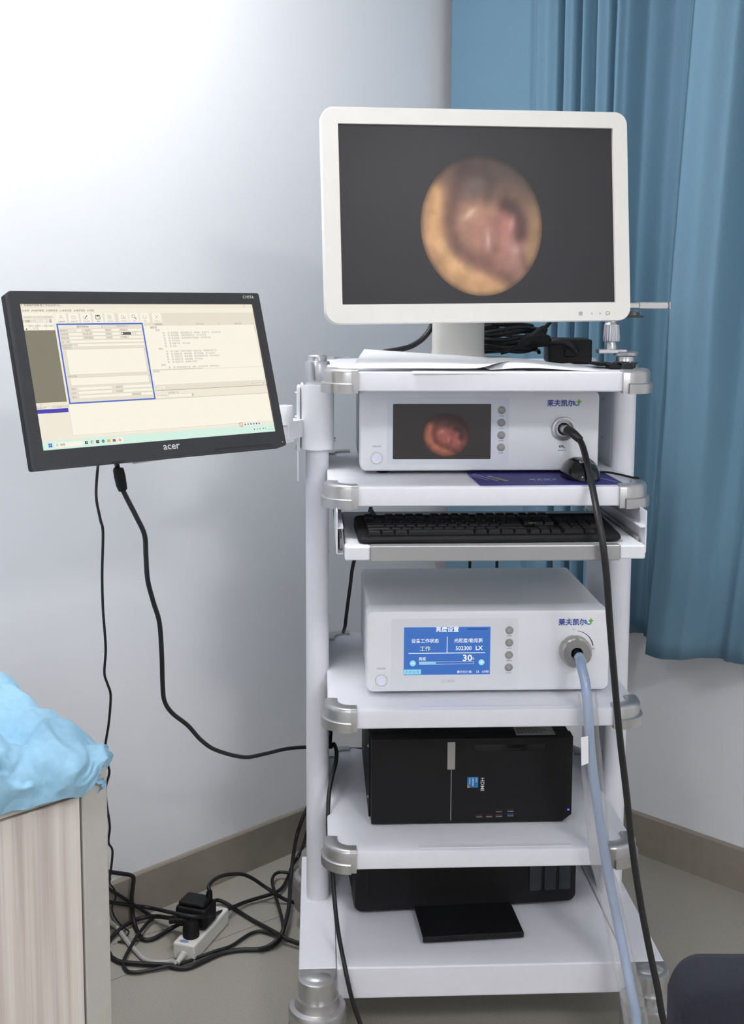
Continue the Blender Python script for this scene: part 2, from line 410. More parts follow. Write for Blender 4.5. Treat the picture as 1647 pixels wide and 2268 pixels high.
# base with rails and casters
ZB, ZB0 = .177, .114
bm = B(); box(bm, -.2755, .2755, -.009, .44, ZB0, ZB-.001, .003, 2); finish('base_plate', bm, white, cart)
for sx in (-1, 1):
    bm = B(); x0, x1 = sorted((sx*.2765, sx*.347)); box(bm, x0, x1, -.012, .44, ZB0+.004, ZB+.001, .003, 2); rl_ = finish('base_rail', bm, white, cart)
    for yy, fy in ((-.012, -1), (.44, 1)):
        cc = T(sx*.312, yy, 0) @ (rotz(math.pi) if fy > 0 else Matrix.Identity(4))
        bm = B(); pts = [(.0365, 0), (.0365, .0)]
        ol = [(.0365, .0)]+[(.0365*math.cos(math.radians(a)), -.022+.0365*math.sin(math.radians(a))) for a in range(0, -181, -12)]+[(-.0365, 0)]
        n = len(ol); rr = [[bm.verts.new((p[0]*k, (p[1]-.01)*k2+.01 if p[1] < -.001 else p[1], z)) for p in ol] for k, k2, z in ((1, 1, .132), (1, 1, .168), (.985, .98, .1755), (.93, .92, .1775))]
        bm.faces.new(rr[0]); bm.faces.new(rr[-1][::-1])
        for a, b in zip(rr, rr[1:]):
            for i in range(n): bm.faces.new((a[i], b[i], b[(i+1) % n], a[(i+1) % n]))
        lathe(bm, [(.026, .1770), (.022, .1795), (.014, .1815), (0, .183)], 24, T(0, -.026, 0), sx=1.0, sy=.72)
        bmesh.ops.transform(bm, matrix=cc, verts=bm.verts); finish('rail_end_cap', bm, silver, rl_, smooth=True, angle=35)
        bm = B()
        lathe(bm, [(.05, .045), (.053, .05), (.0535, .098), (.0545, .1), (.0545, .118), (.052, .123), (.043, .126), (.041, .132), (.040, .142), (0, .143)], 32, cc @ T(0, -.026, 0), mi=0)
        for f in bm.faces:
            if f.calc_center_median().z < .099: f.material_index = 1
        ca = finish('caster', bm, [silver, grey_cap], cart, smooth=True, angle=35)
        bm = B(); lathe(bm, [(.030, -.012), (.034, -.008), (.034, .008), (.030, .012)], 24, cc @ T(.0, -.012, .0345) @ Matrix.Rotation(math.pi/2, 4, 'Y')); finish('wheel', bm, dark, ca, smooth=True, angle=35)
# keyboard tray on its runners
bm = B(); box(bm, -.262, .265, -.076, .27, .974, .9965, .003, 2)
tr_ = finish('keyboard_tray', bm, whitep, cart)
bm = B(); box(bm, -.219, .221, -.0825, -.062, .9705, .9985, .002, 2); finish('front_trim', bm, alu, tr_)
for a, b in ((-.2635, -.2195), (.2215, .2665)):
    bm = B(); box(bm, a, b, -.081, -.05, .9725, .9975, .003, 2); finish('end_cap', bm, whitep, tr_)
for sx in (-1, 1):
    bm = B(); x = sx*.2735; t_ = .0022
    xo, xi = x+sx*.004, x-sx*.008
    box(bm, min(xo, xo-sx*t_), max(xo, xo-sx*t_), -.045, .40, .976, 1.052)
    for z in (.976, 1.022): box(bm, min(xi, xo), max(xi, xo), -.045, .40, z, z+t_)
    finish('tray_runner', bm, white, cart)
    bm = B(); x0, x1 = sorted((sx*.2665, sx*.2715)); box(bm, x0, x1, -.02, .38, .98, 1.0, .001, 1); finish('runner_slide', bm, alu, cart)

# ------------------------------------------------------------------ endoscope picture on the screens
def seg_d(p, pl):
    best = 9
    for a, b in zip(pl, pl[1:]):
        dx, dy = b[0]-a[0], b[1]-a[1]; t = max(0, min(1, ((p[0]-a[0])*dx+(p[1]-a[1])*dy)/(dx*dx+dy*dy)))
        best = min(best, math.hypot(p[0]-a[0]-t*dx, p[1]-a[1]-t*dy))
    return best
def endo(x, y):
    c = V3((150, 114, 96))
    def mix(col, a): nonlocal c; c = c*(1-a)+V3(col)*a
    g = lambda cx, cy, sx, sy, rot=0: math.exp(-(((x-cx)*math.cos(rot)+(y-cy)*math.sin(rot))/sx)**2-((-(x-cx)*math.sin(rot)+(y-cy)*math.cos(rot))/sy)**2)
    ln = lambda pl, s: math.exp(-(seg_d((x, y), pl)/s)**2)
    mix((205, 158, 112), .75*ln([(-.86, .25), (-.84, -.2), (-.6, -.6), (-.2, -.88), (.3, -.95)], .2))
    mix((222, 172, 122), .9*ln([(-.72, .5), (-.74, .1), (-.68, -.3), (-.45, -.55), (-.1, -.72), (.25, -.82)], .13))
    mix((226, 186, 140), .45*ln([(-.66, -.25), (-.5, -.5), (-.1, -.72)], .07))
    mix((104, 74, 70), .75*ln([(-.28, .85), (-.42, .45), (-.5, .05), (-.42, -.25), (-.2, -.44), (.12, -.55), (.45, -.75)], .13))
    mix((188, 138, 118), .9*g(-.05, .0, .38, .36)); mix((176, 122, 112), .75*g(.3, -.2, .34, .4))
    mix((182, 118, 112), .6*g(.42, .05, .2, .26)); mix((190, 142, 132), .6*g(.48, -.4, .2, .22)); mix((160, 112, 96), .6*g(.2, -.5, .3, .2))
    mix((140, 118, 112), .8*g(-.1, .55, .26, .14, .45)); mix((172, 152, 144), .5*g(-.06, .62, .12, .06, .5))
    mix((92, 70, 66), .55*ln([(-.25, .78), (.05, .74), (.2, .62), (.12, .4)], .11))
    mix((150, 118, 92), .5*g(.5, .5, .25, .2)); mix((78, 56, 54), .8*ln([(.40, .30), (.56, .22), (.66, .04), (.64, -.12)], .12))
    mix((110, 70, 74), .5*ln([(.58, .05), (.62, -.3), (.72, -.6)], .05))
    mix((168, 134, 96), .75*ln([(.86, .25), (.88, -.1), (.8, -.45)], .12))
    mix((224, 178, 150), .6*g(-.2, .15, .2, .1, .6)); mix((242, 208, 184), .7*g(-.19, .17, .1, .035, .7)); mix((216, 168, 156), .6*g(.09, -.2, .07, .2)); mix((236, 200, 190), .6*g(.1, -.2, .03, .1)); mix((206, 158, 150), .5*g(.49, .03, .05, .12, -.3)); mix((208, 166, 158), .6*g(.56, -.35, .12, .1))
    n_ = noise.fractal(V3((x*3.2, y*3.2, 4.)), 1, 2, 4)
    c = c*(1+.13*n_)*.95
    dk = max(0, min(1, (y*.95+.25*x-.22)/.78)); c = c*(1-.86*dk)+V3((58, 54, 56))*(.86*dk)
    rr = math.hypot(x, y); e = max(0, min(1, (rr-.93)/.07)); c = c*(1-.35*e)
    return c
def picture(name, parent, cx, cz, rx, rz, y, M=None, gain=1., tint=(1, 1, 1), n=72, vig=0.):
    me = bpy.data.meshes.new(name); vs, fs, cl = [(cx, y, cz)], [], [endo(0, 0)]
    nr = n//2; na = n*2
    for i in range(1, nr+1):
        for k in range(na):
            a = 2*math.pi*k/na; r = i/nr; vs.append((cx+rx*r*math.cos(a), y, cz+rz*r*math.sin(a))); cl.append(endo(r*math.cos(a), r*math.sin(a)))
    for k in range(na): fs.append((0, 1+k, 1+(k+1) % na))
    for i in range(nr-1):
        b0, b1 = 1+i*na, 1+(i+1)*na
        for k in range(na): fs.append((b0+k, b1+k, b1+(k+1) % na, b0+(k+1) % na))
    me.from_pydata(vs, [], fs)
    at = me.color_attributes.new('pic', 'FLOAT_COLOR', 'POINT')
    for i, c in enumerate(cl):
        rr_ = math.hypot((vs[i][0]-cx)/rx, (vs[i][2]-cz)/rz) if rx else 0
        if vig: k_ = vig*max(0, min(1, rr_**4*.6+max(0, (vs[i][0]-cx)/rx*.45+(vs[i][2]-cz)/rz*.75)*.9)); c = c*(1-k_)+V3((48, 44, 45))*k_
        l = lin([max(0, min(255, c[j]*gain*tint[j])) for j in range(3)]); at.data[i].color = l
    if M: me.transform(M)
    m = bpy.data.materials.new(name+'_light'); m.use_nodes = True; N = m.node_tree.nodes; L = m.node_tree.links; b = N['Principled BSDF']
    ca = N.new('ShaderNodeVertexColor'); ca.layer_name = 'pic'; nz = N.new('ShaderNodeTexNoise'); nz.inputs['Scale'].default_value = 300
    mx = N.new('ShaderNodeMixRGB'); mx.blend_type = 'OVERLAY'; mx.inputs[0].default_value = .12; L.new(ca.outputs[0], mx.inputs[1]); L.new(nz.outputs[0], mx.inputs[2])
    b.inputs['Base Color'].default_value = (.01, .01, .01, 1); b.inputs['Roughness'].default_value = .45; b.inputs['Specular IOR Level'].default_value = .3
    L.new(mx.outputs[0], b.inputs['Emission Color']); b.inputs['Emission Strength'].default_value = 1
    me.materials.append(m); o = bpy.data.objects.new(name, me); COL.objects.link(o); o.parent = parent; return o

# ------------------------------------------------------------------ big white monitor
BASEP = CW(-.028, .27, SH[0]+.0005)
mon = thing('medical_monitor', 'large white medical monitor showing a round endoscope picture, on the top shelf', 'monitor', BASEP, PSI)
ML = Matrix.Translation(-BASEP); ML = rotz(-PSI) @ ML
rv = V3((-0.0898, -0.021, 0.1756)); PM = ML @ T(.1954, 2.1907, 1.5803) @ Matrix.Rotation(rv.length, 4, rv.normalized())
outer = rrect(-.29, .2885, -.1965, .1925, .024, 8)
inner = []
ix0, ix1, iz0, iz1 = -.2592, .2592, -.1622, .1622
for i, p in enumerate(rrect(ix0, ix1, iz0, iz1, .0012, 8)): inner.append(p)
bm = B(); frameY(bm, outer, inner, -.006, .018, .001, PM); finish('bezel', bm, ivory, mon, smooth=True, angle=35)
bm = B(); rr = []
for k, y in ((1, .016), (.995, .022), (.97, .034), (.8, .046), (.5, .052)): rr.append([bm.verts.new(PM @ V3((p[0]*k, y, p[1]*k))) for p in outer])
n = len(outer)
for a, b in zip(rr, rr[1:]):
    for i in range(n): bm.faces.new((a[i], b[i], b[(i+1) % n], a[(i+1) % n]))
bm.faces.new(rr[-1]); finish('housing', bm, ivory, mon, smooth=True, angle=35)
scoff = mat('screen_dark_lit', (14, 14, 16), .38, var=.08, scale=200, spec=.35, emit=(26, 26, 30), es=1)
bm = B(); plateY(bm, [(ix0, iz0), (ix1, iz0), (ix1, iz1), (ix0, iz1)], .001, .008, PM); s = finish('screen', bm, scoff, mon)
picture('screen_picture', s, .0045, -.019, .1155, .129, .0006, PM)
F = Flat(-.0062, PM)
F.frame(.186, .1925, -.186, -.1797, .0008, inkd); F.frame(.1878, .1907, -.1842, -.1815, .0006, inkd)
F.poly([(.2095, -.1830), (.2122, -.1807), (.2122, -.1815), (.2108, -.1830), (.2122, -.1845), (.2122, -.1853)], inkd)
F.poly([(.2262, -.1853), (.2262, -.1845), (.2276, -.1830), (.2262, -.1815), (.2262, -.1807), (.2289, -.1830)], inkd)
F.frame(.239, .2455, -.186, -.1797, .0007, inkd); F.rect(.245, .2468, -.1838, -.1822, inkd)
F.done('control_marks', mon)
bm = B(); lathe(bm, [(.0013, 0), (.0013, .0006), (0, .0008)], 10, PM @ T(.2565, -.006, -.1828) @ FRONT); finish('power_light', bm, mat('green_led', (120, 190, 40), .4, var=0, emit=(170, 220, 60), es=.7), mon)
bm = B(); rr = []
for k, z in ((1.06, .014), (1.02, .02), (1, .03), (.98, .17), (.94, .2)):
    rr.append([bm.verts.new((.0525*k*math.copysign(abs(math.cos(a))**.7, math.cos(a)), .026*k*math.copysign(abs(math.sin(a))**.7, math.sin(a)), z)) for a in [2*math.pi*i/40 for i in range(40)]])
for a, b in zip(rr, rr[1:]):
    for i in range(40): bm.faces.new((a[i], b[i], b[(i+1) % 40], a[(i+1) % 40]))
bm.faces.new(rr[0]); bm.faces.new(rr[-1]); finish('neck', bm, stand, mon, smooth=True, angle=40)
bm = B(); lathe(bm, [(.112, 0), (.115, .003), (.115, .010), (.112, .0135), (.07, .0145), (0, .0145)], 40, None, sx=1, sy=.72); finish('base_plate', bm, stand, mon, smooth=True, angle=35)
c = ML @ V3((.17, 2.29, 1.5)); 
bm = B(); hp = PM @ V3((-.005, .05, -.03)); box(bm, hp.x-.05, hp.x+.05, min(hp.y-.01, -.02), .028, .165, .26, .008, 2); finish('hinge_block', bm, stand, mon)

# ------------------------------------------------------------------ wide black desktop monitor on the arm
rv = V3((-0.2884, -0.107, 0.7008)); AC = V3((-.3529, 1.9166, 1.3028))
AM0 = T(*AC) @ Matrix.Rotation(rv.length, 4, rv.normalized())
ab = AC-V3((0, 0, .15)); ac = thing('desktop_monitor', 'black widescreen desktop monitor with a report program on screen, held by the arm', 'monitor', ab, 0)
AM = T(*(-ab)) @ AM0
ox, oz = .2316, .1384
outer = rrect(-ox, ox, -oz, oz, .004, 4); inner = rrect(-.2152, .2148, -.1118, .1182, .0005, 4)
bm = B(); frameY(bm, outer, inner, -.003, .012, .0008, AM); bz = finish('bezel', bm, bezelm, ac, smooth=True, angle=35)
bm = B(); rr = []
for k, kz, y in ((1, 1, .010), (1, 1, .024), (.98, .97, .03), (.75, .7, .036), (.55, .5, .05), (.5, .45, .052)): rr.append([bm.verts.new(AM @ V3((p[0]*k, y, p[1]*kz))) for p in outer])
n = len(outer)
for a, b in zip(rr, rr[1:]):
    for i in range(n): bm.faces.new((a[i], b[i], b[(i+1) % n], a[(i+1) % n]))
bm.faces.new(rr[-1]); finish('housing', bm, dark, ac, smooth=True, angle=35)
cream = scr('cream', (243, 237, 219)); bm = B(); plateY(bm, [(-.216, -.1125), (.2155, -.1125), (.2155, .119), (-.216, .119)], .0008, .006, AM); s = finish('screen', bm, cream, ac)
beige = scr('beige', (231, 222, 206)); wht = scr('white', (248, 243, 227)); gy = scr('grey', (133, 128, 110)); ln_ = scr('line', (196, 188, 186)); txt = scr('text', (168, 160, 160)); txd = scr('text_dark', (92, 86, 90)); blu = scr('blue', (70, 108, 205)); ind = scr('indigo', (72, 66, 178)); mint = scr('mint', (212, 240, 226)); red = scr('red', (222, 78, 66)); pch = scr('peach', (240, 231, 214)); bkk = scr('black', (40, 40, 44)); org = scr('orange', (240, 178, 60)); teal = scr('teal', (40, 140, 170)); grn = scr('green', (80, 180, 110)); pnk = scr('pink', (210, 130, 150))
F = Flat(.0006, AM); R = F.rect
R(-.2148, .2145, .1115, .118, pch); R(-.2148, .2145, .1035, .1115, cream, 1)
R(-.1575, .2145, .0868, .1035, beige)
R(-.2148, -.1635, .0765, .1035, wht); R(-.2148, -.164, .0945, .1, pch, 1); R(-.2148, -.193, .0885, .0935, beige, 1); F.frame(-.193, -.1665, .088, .0938, .0004, txt, 1); R(-.1702, -.167, .0884, .0934, ln_, 2)
R(-.2148, -.164, .0815, .0846, pch, 1)
for x in (-.2148, -.205, -.191, -.177, -.164): R(x, x+.0004, .0765, .0875, ln_, 2)
F.disc(-.2095, .0782, .0011, bkk, 2, 10)
R(-.2148, -.163, -.038, .0762, gy)
R(-.2148, -.163, -.0475, -.0382, pch); R(-.2148, -.163, -.0435, -.0431, ln_, 1); R(-.2148, -.163, -.0545, -.0482, ind, 1); R(-.2148, -.163, -.0945, -.0545, pch)
F.line((-.2085, -.0405), (-.204, -.0405), .0005, txt, 2)
# form
F.frame(-.16, -.0085, -.0425, .0865, .0024, blu, 3); R(-.1576, -.0109, -.0401, .0841, beige, 1)
R(-.1576, -.083, .0786, .0838, pch, 2); R(-.083, -.0826, .0786, .0838, txd, 3)
def bx(x0, x1, z0, z1): R(x0, x1, z0, z1, wht, 2); F.frame(x0, x1, z0, z1, .0003, ln_, 3)
for i, z in enumerate((.0725, .0665, .0605)):
    bx(-.1425, -.1185, z, z+.0048); bx(-.1015, -.0785, z, z+.0048); bx(-.067, -.053, z, z+.0048); bx(-.0385, -.0115, z, z+.0048)
R(-.0505, -.033, .0667, .0712, txd, 4); F.disc(-.0488, .0689, .0014, wht, 5, 10)
bx(-.142, -.0115, .0545, .0593); bx(-.142, -.0115, .0485, .0533); bx(-.151, -.0145, .004, .0445); bx(-.1515, -.0145, -.0135, -.001)
bx(-.142, -.083, -.0215, -.0163); bx(-.142, -.083, -.028, -.0228); bx(-.142, -.05, -.0345, -.0293); bx(-.064, -.0115, -.0215, -.0163); bx(-.064, -.0115, -.028, -.0228); bx(-.0335, -.0115, -.0345, -.0293)
for z in (.0425, .0065, -.003, -.0117): F.poly([(-.0137, z), (-.0117, z), (-.0127, z-.0012 if z in (.0065, -.0117) else z+.0012)], txd, 4)
# toolbar squares
ic = [-.150, -.129, -.108, -.0872, -.0665, -.0418, -.0225, -.003, .0195]
for i, x in enumerate(ic):
    R(x-.0088, x+.0088, .0872, .1032, wht, 1); z = .0967; d = (txt, ln_, txd, bkk, txt, txt, txd, txt, txt)[i]
    if i == 0: F.arc(x, z+.0015, .0014, .0005, 0, 360, d, 2); F.arc(x, z-.0035, .0028, .0005, 0, 180, d, 2)
    elif i == 1: F.arc(x, z-.0005, .0016, .0005, 0, 360, d, 2); F.frame(x-.004, x+.004, z-.003, z+.002, .0005, d, 2)
    elif i == 2: F.line((x-.002, z-.002), (x+.003, z+.003), .0012, d, 2); F.line((x-.004, z-.003), (x+.003, z-.003), .0004, d, 2); F.line((x-.004, z+.003), (x-.004, z-.003), .0004, d, 2)
    elif i == 3: F.frame(x-.0042, x+.0042, z-.0035, z+.0035, .0009, d, 2); R(x-.002, x+.002, z+.001, z+.0033, d, 2)
    elif i == 4:
        F.frame(x-.003, x+.003, z-.0035, z+.0035, .0005, d, 2)
        for k in range(3): R(x-.0018, x+.0018, z-.0018+k*.0014, z-.0013+k*.0014, d, 2)
    elif i == 5: F.frame(x-.004, x-.0004, z-.003, z+.003, .0005, d, 2); F.frame(x, x+.0036, z-.003, z+.001, .0006, d, 2)
    elif i == 6: F.arc(x-.001, z+.001, .0023, .0006, 0, 360, d, 2); F.line((x+.001, z-.0012), (x+.004, z-.0038), .0011, d, 2)
    elif i == 7: F.arc(x, z, .0027, .0006, 110, 420, d, 2)
    else: F.line((x-.003, z-.003), (x+.003, z+.003), .0006, d, 2); F.line((x-.003, z+.003), (x+.003, z-.003), .0006, d, 2)
# right list
R(-.0065, .2145, .0812, .0866, beige, 1)
for x in (.063, .138): R(x, x+.0004, .0812, .0866, txt, 2)
R(-.0065, .2125, .0065, .081, wht, 1); R(.2105, .2125, .0065, .081, pch, 2); R(.2108, .2122, .068, .079, ln_, 3)
R(-.006, .09, .0062, .0068, txt, 3)
R(-.0065, .2125, -.019, .0055, wht, 1); F.frame(-.0065, .2125, -.019, .0055, .0003, ln_, 2)
R(-.0065, .2145, -.028, -.0193, beige, 1); R(-.0065, .2145, -.0284, -.0279, txd, 2); R(-.0065, .2145, -.0422, -.0284, pch, 1); R(-.1625, .2145, -.0426, -.0421, txt, 4)
bx(-.0035, .0125, -.0265, -.0205); bx(.18, .1935, -.026, -.0205); bx(.195, .209, -.026, -.0205); bx(.016, .064, -.0408, -.0353); bx(-.005, .0115, -.0408, -.0325); R(.0605, .0635, -.0403, -.0358, ln_, 4)
R(-.162, .2125, -.092, -.043, wht, 1); R(-.162, -.1616, -.092, -.043, ln_, 2); R(-.162, .2145, -.0924, -.092, ln_, 2)
R(-.2148, .2145, -.0985, -.0945, pch); R(-.2148, .2145, -.1116, -.0975, mint, 1)
for k in range(4): R(-.2045+.0032*(k % 2), -.2017+.0032*(k % 2), -.1073+.0032*(k//2), -.1045+.0032*(k//2), (blu, ind, teal, blu)[k], 3)
R(-.194, -.148, -.1085, -.1012, wht, 2); F.arc(-.1905, -.1046, .0014, .0005, 0, 360, txd, 3)
for x, ms in ((-.142, (bkk, ln_)), (-.1325, (txt, wht)), (-.123, (bkk, pnk)), (-.1135, (teal, grn)), (-.104, (org, org)), (-.0945, (red, blu))):
    if x in (-.1325, -.1135): F.disc(x, -.1042, .0026, ms[0], 3); F.disc(x+.0006, -.1046, .0013, ms[1], 4)
    else: R(x-.0026, x+.0024, -.1066, -.1021, ms[0], 3); R(x-.0006, x+.0012, -.1052, -.1032, ms[1], 4)
R(-.0895, -.0795, -.1088, -.1, wht, 2); F.poly([(-.0845, -.1071), (-.0818, -.1044), (-.0845, -.1017), (-.0872, -.1044)], red, 3); F.poly([(-.0845, -.1059), (-.083, -.1044), (-.0845, -.1029), (-.086, -.1044)], wht, 4)
F.poly([(-.2118, .115), (-.2103, .1165), (-.2118, .118-.0002), (-.2133, .1165)], red, 3); F.poly([(-.2118, .1157), (-.211, .1165), (-.2118, .1173), (-.2126, .1165)], cream, 4)
F.frame(.1435, .15, -.0985, -.0915, .0009, red, 4); R(.1445, .149, -.0975, -.0925, wht, 3)
for x, m_ in ((.155, ind), (.161, blu), (.167, ind), (.173, blu), (.1785, ind), (.184, blu)): R(x-.0012, x+.0012, -.0963, -.0938, m_, 4)
R(.188, .212, -.0972, -.0922, pch, 3)
for x, m_ in ((.172, txd), (.178, txt), (.184, red), (.1905, txd), (.195, txt)): R(x-.001, x+.001, -.1058, -.1037, m_, 4)
R(.209, .2092, .113, .117, txt, 3); F.frame(.195, .199, .113, .1165, .0004, txt, 3)
F.done('screen_picture', s)
def at_(x, z, y=.0001): return AM @ T(x, y, z) @ FRONT
def atx(sx_, x, z, m=txt, size=.0042, y=.00005, al='LEFT'): text('screen_text', sx_, size, at_(x, z, y), m, s, al, res=1)
atx('耳鼻喉内镜影像工作站(ENTV6)', -.2085, .1145, txd, .0044)
atx('(S)系统   (M)病历管理   (P)图像管理   (C)系统设置   (B)报表管理   (H)帮助', -.2125, .1062, txd, .0038)
atx('待诊病人(以下显示为当前病历)', -.212, .0955, txt, .0036); atx('日期:', -.2105, .0892, txd, .004); atx('2023年 9 月28日', -.1915, .0894, txt, .0036)
atx('序号  检查号      姓名  性别', -.2045, .0818, txt, .0033); atx('1   2309027', -.203, .0793-.0002, txt, .0026); atx('2   2309028', -.203, .0772, txt, .0026)
for x, n_ in zip(ic, ('新增病人', '图像采集', '报告编辑', '保存', '生成报告', '多图浏览', '查询', '刷新', '退出(X)')): atx(n_, x, .0885, txd if n_ in ('保存', '新增病人') else txt, .003, al='CENTER')
atx('基本信息(B)', -.116, .0798, txd, .004, al='CENTER'); atx('附加信息(F)', -.047, .0798, txt, .004, al='CENTER')
for z, row in ((.0735, (('检查号', -.1555), ('姓名', -.1125), ('性别', -.0775), ('年龄(+)', -.0515))), (.0675, (('住院号', -.1555), ('病 床 号', -.1175), ('职业', -.077), ('电话', -.0315-.0))), (.0615, (('病区号', -.1555), ('送检医生', -.1165), ('科室', -.077), ('设备', -.0505)))):
    for s_, x in row: atx(s_, x, z, txt, .0042)
atx('2309028', -.1415, .0736, txt, .0036)
for s_, x, z in (('主    诉', -.1555, .0555), ('临床诊断', -.156, .0495), ('中耳炎', -.1412, .0497), ('镜检所见', -.1555, .0453), ('镜检诊断', -.1555, -.0003), ('活检', -.1535, -.0205), ('试验', -.1535, -.027), ('建议', -.1535, -.0335), ('细胞学', -.0765, -.0205), ('病理学', -.0765, -.027), ('检查医生', -.0485, -.0335), ('采集文件', -.2135, -.0472), ('打开采集文件夹', -.189, -.0472), ('鼻咽喉', -.0045, .0022), ('写入(I)', -.0025, -.025), ('编辑(E)', .181, -.0248), ('更新(R)', .196, -.0248), ('选择输入法:', .016, -.0342), ('时间查询', -.0045, -.0378)):
    atx(s_, x, z, txt, .004)
atx('诊断词库', .02, .0822, txd, .0036, al='CENTER'); atx('常见术语', .1, .0822, txt, .0036, al='CENTER'); atx('模板报告', .178, .0822, txt, .0036, al='CENTER')
z = .0765
for ind_, s_ in ((0, '鼻腔类'), (1, '鼻部'), (2, '鼻     部: 鼻道通畅，鼻腔粘膜充血，略肿胀，表面不平，未见新生物。'), (2, '鼻     部: 鼻道通畅，鼻腔粘膜稍充血，未见新生物。'), (2, '鼻     部: 鼻道通畅，鼻腔粘膜稍充血肿胀，未见新生物。'), (2, '鼻     部: 未见异常。'), (2, '鼻     部: 粘膜干燥，未见出血。'), (2, '鼻     部: 正常。'), (1, '鼻腔'), (2, '鼻     腔: 右鼻孔下鼻甲见肿物，表面光滑，范围鼻前庭扩张。'), (2, '鼻     腔: 粘膜正常，鼻道通畅，鼻中隔偏曲，未见出血点。'), (2, '鼻     腔: 粘膜正常，鼻道通畅，鼻中隔偏曲对侧，未见出血点。'), (2, '鼻     腔: 粘膜正常，鼻道通畅，未见出血。'), (2, '鼻     腔: 粘膜正常，鼻道未见异常。'), (1, '鼻窦'), (2, '鼻     窦: 双侧鼻窦壁光滑，清晰，未见新生物，鼻甲无肿大。')):
    atx(s_, (.0035, .0125, .0255)[ind_], z, txd if ind_ == 0 else txt, .0038 if ind_ == 2 else .0042); z -= .00455
atx('搜索', -.186, -.1063, txd, .0044); atx('9:12', .208, -.1035, txt, .0032, al='RIGHT'); atx('2023/9/28', .2115, -.1083, txt, .0032, al='RIGHT'); atx('S', .1452, -.0972, red, .006)
for s_, x, z, size, al in (('acer', .0032, -.1268, .0165, 'CENTER'), ('C195TA', .2185, .128, .0074, 'RIGHT')):
    text('lettering', s_, size, AM @ T(x, -.0032, z) @ FRONT, mat('bezel_print', (214, 214, 214), .5, var=0), bz, al, .012, sx=1.06 if size > .01 else .9)
bm = B(); plateY(bm, [(.085, -.1345), (.2, -.1345), (.2, -.1325), (.085, -.1325)], -.0034, 0, AM); finish('control_strip', bm, darkg, bz)
bm = B(); lathe(bm, [(.0008, 0), (.0008, .0005), (0, .0006)], 8, AM @ T(.2235, -.003, -.1315) @ FRONT); finish('power_light', bm, MATS['green_led'], bz)

# ------------------------------------------------------------------ monitor arm clamped round the left post
arm = thing('swivel_mount', 'white swivel mount clamped round the cart post, holding the black monitor', 'monitor mount', CW(-.311, .26, 1.12), PSI)
def au(u, v, z): return (u+.311, v-.26, z-1.12)
bm = B(); ol = []
Ro, Ri = .0335, .0285
for a in range(0, 181, 12): ol.append((Ro*math.cos(math.radians(180+a)), -.004+Ro*math.sin(math.radians(180+a))))
ol += [(Ro, .05), (Ri, .05)]
for a in range(180, -1, -12): ol.append((Ri*math.cos(math.radians(180+a)), -.004+Ri*math.sin(math.radians(180+a))))
ol += [(-Ri, .05), (-Ro, .05)]
plateZ(bm, ol, .008, .137); finish('clamp', bm, whitep, arm, smooth=True, angle=40)
bm = B(); box(bm, -.041, -.0337, -.018, .045, .004, .134, .003, 2); sp = finish('side_plate', bm, whitep, arm)
for z in (.01, .07, .118):
    bm = B(); lathe(bm, [(.0045, 0), (.0045, .003), (.003, .0045), (0, .0047)], 12, T(-.041, 0, z) @ Matrix.Rotation(-math.pi/2, 4, 'Y')); finish('bolt', bm, chrome, sp)
bm = B(); lathe(bm, [(.004, 0), (.004, .004), (0, .0045)], 10, T(.0335, .02, .024) @ Matrix.Rotation(math.pi/2, 4, 'Y')); finish('bolt', bm, chrome, arm)
bm = B(); box(bm, -.0405, -.037, -.03, .02, -.055, .006, .001, 1); finish('cable_guide', bm, white, arm)
J = uvz(atv(628, 915, .2)); jl = V3(au(J.x, .2, 1.20))
bm = B(); p0, p1 = V3((-.036, .0, .052)), V3((jl.x, jl.y, .052)); d = (p1-p0).normalized(); sd = V3((-d.y, d.x, 0))*.017
extr(bm, [p0-sd, p1-sd-d*-.01, p1+sd-d*-.01, p0+sd], lambda p: (p.x, p.y, .034), lambda p: (p.x, p.y, .068)); a1 = finish('lower_arm', bm, whitep, arm)
bm = B(); lathe(bm, [(.0185, .062), (.0185, .098), (.0175, .0995), (.0150, .0995), (.0148, .094), (0, .094)], 24, T(jl.x, jl.y, 0)); finish('pivot_cup', bm, whitep, arm, smooth=True, angle=40)
bk = rotz(-PSI) @ (AM0 @ V3((0, .052, 0)) - CW(-.311, .26, 1.12)); bk2 = rotz(-PSI) @ (AM0 @ V3((0, .085, 0)) - CW(-.311, .26, 1.12))
p0, p1 = V3((jl.x, jl.y, .05)), V3((bk2.x, bk2.y, .05)); d = (p1-p0).normalized(); sd = V3((-d.y, d.x, 0))*.014; d = d*.014
bm = B(); extr(bm, [p0-sd-d, p1-sd+d, p1+sd+d, p0+sd-d], lambda p: (p.x, p.y, .028), lambda p: (p.x, p.y, .06)); finish('upper_arm', bm, whitep, arm)
bm = B(); lathe(bm, [(.013, .055), (.013, bk2.z+.012), (0, bk2.z+.013)], 20, T(p1.x, p1.y, 0)); finish('riser', bm, whitep, arm, smooth=True, angle=40)
bm = B(); tube(bm, [bk2, bk], .012, 14); finish('tilt_joint', bm, whitep, arm, smooth=True, angle=40)

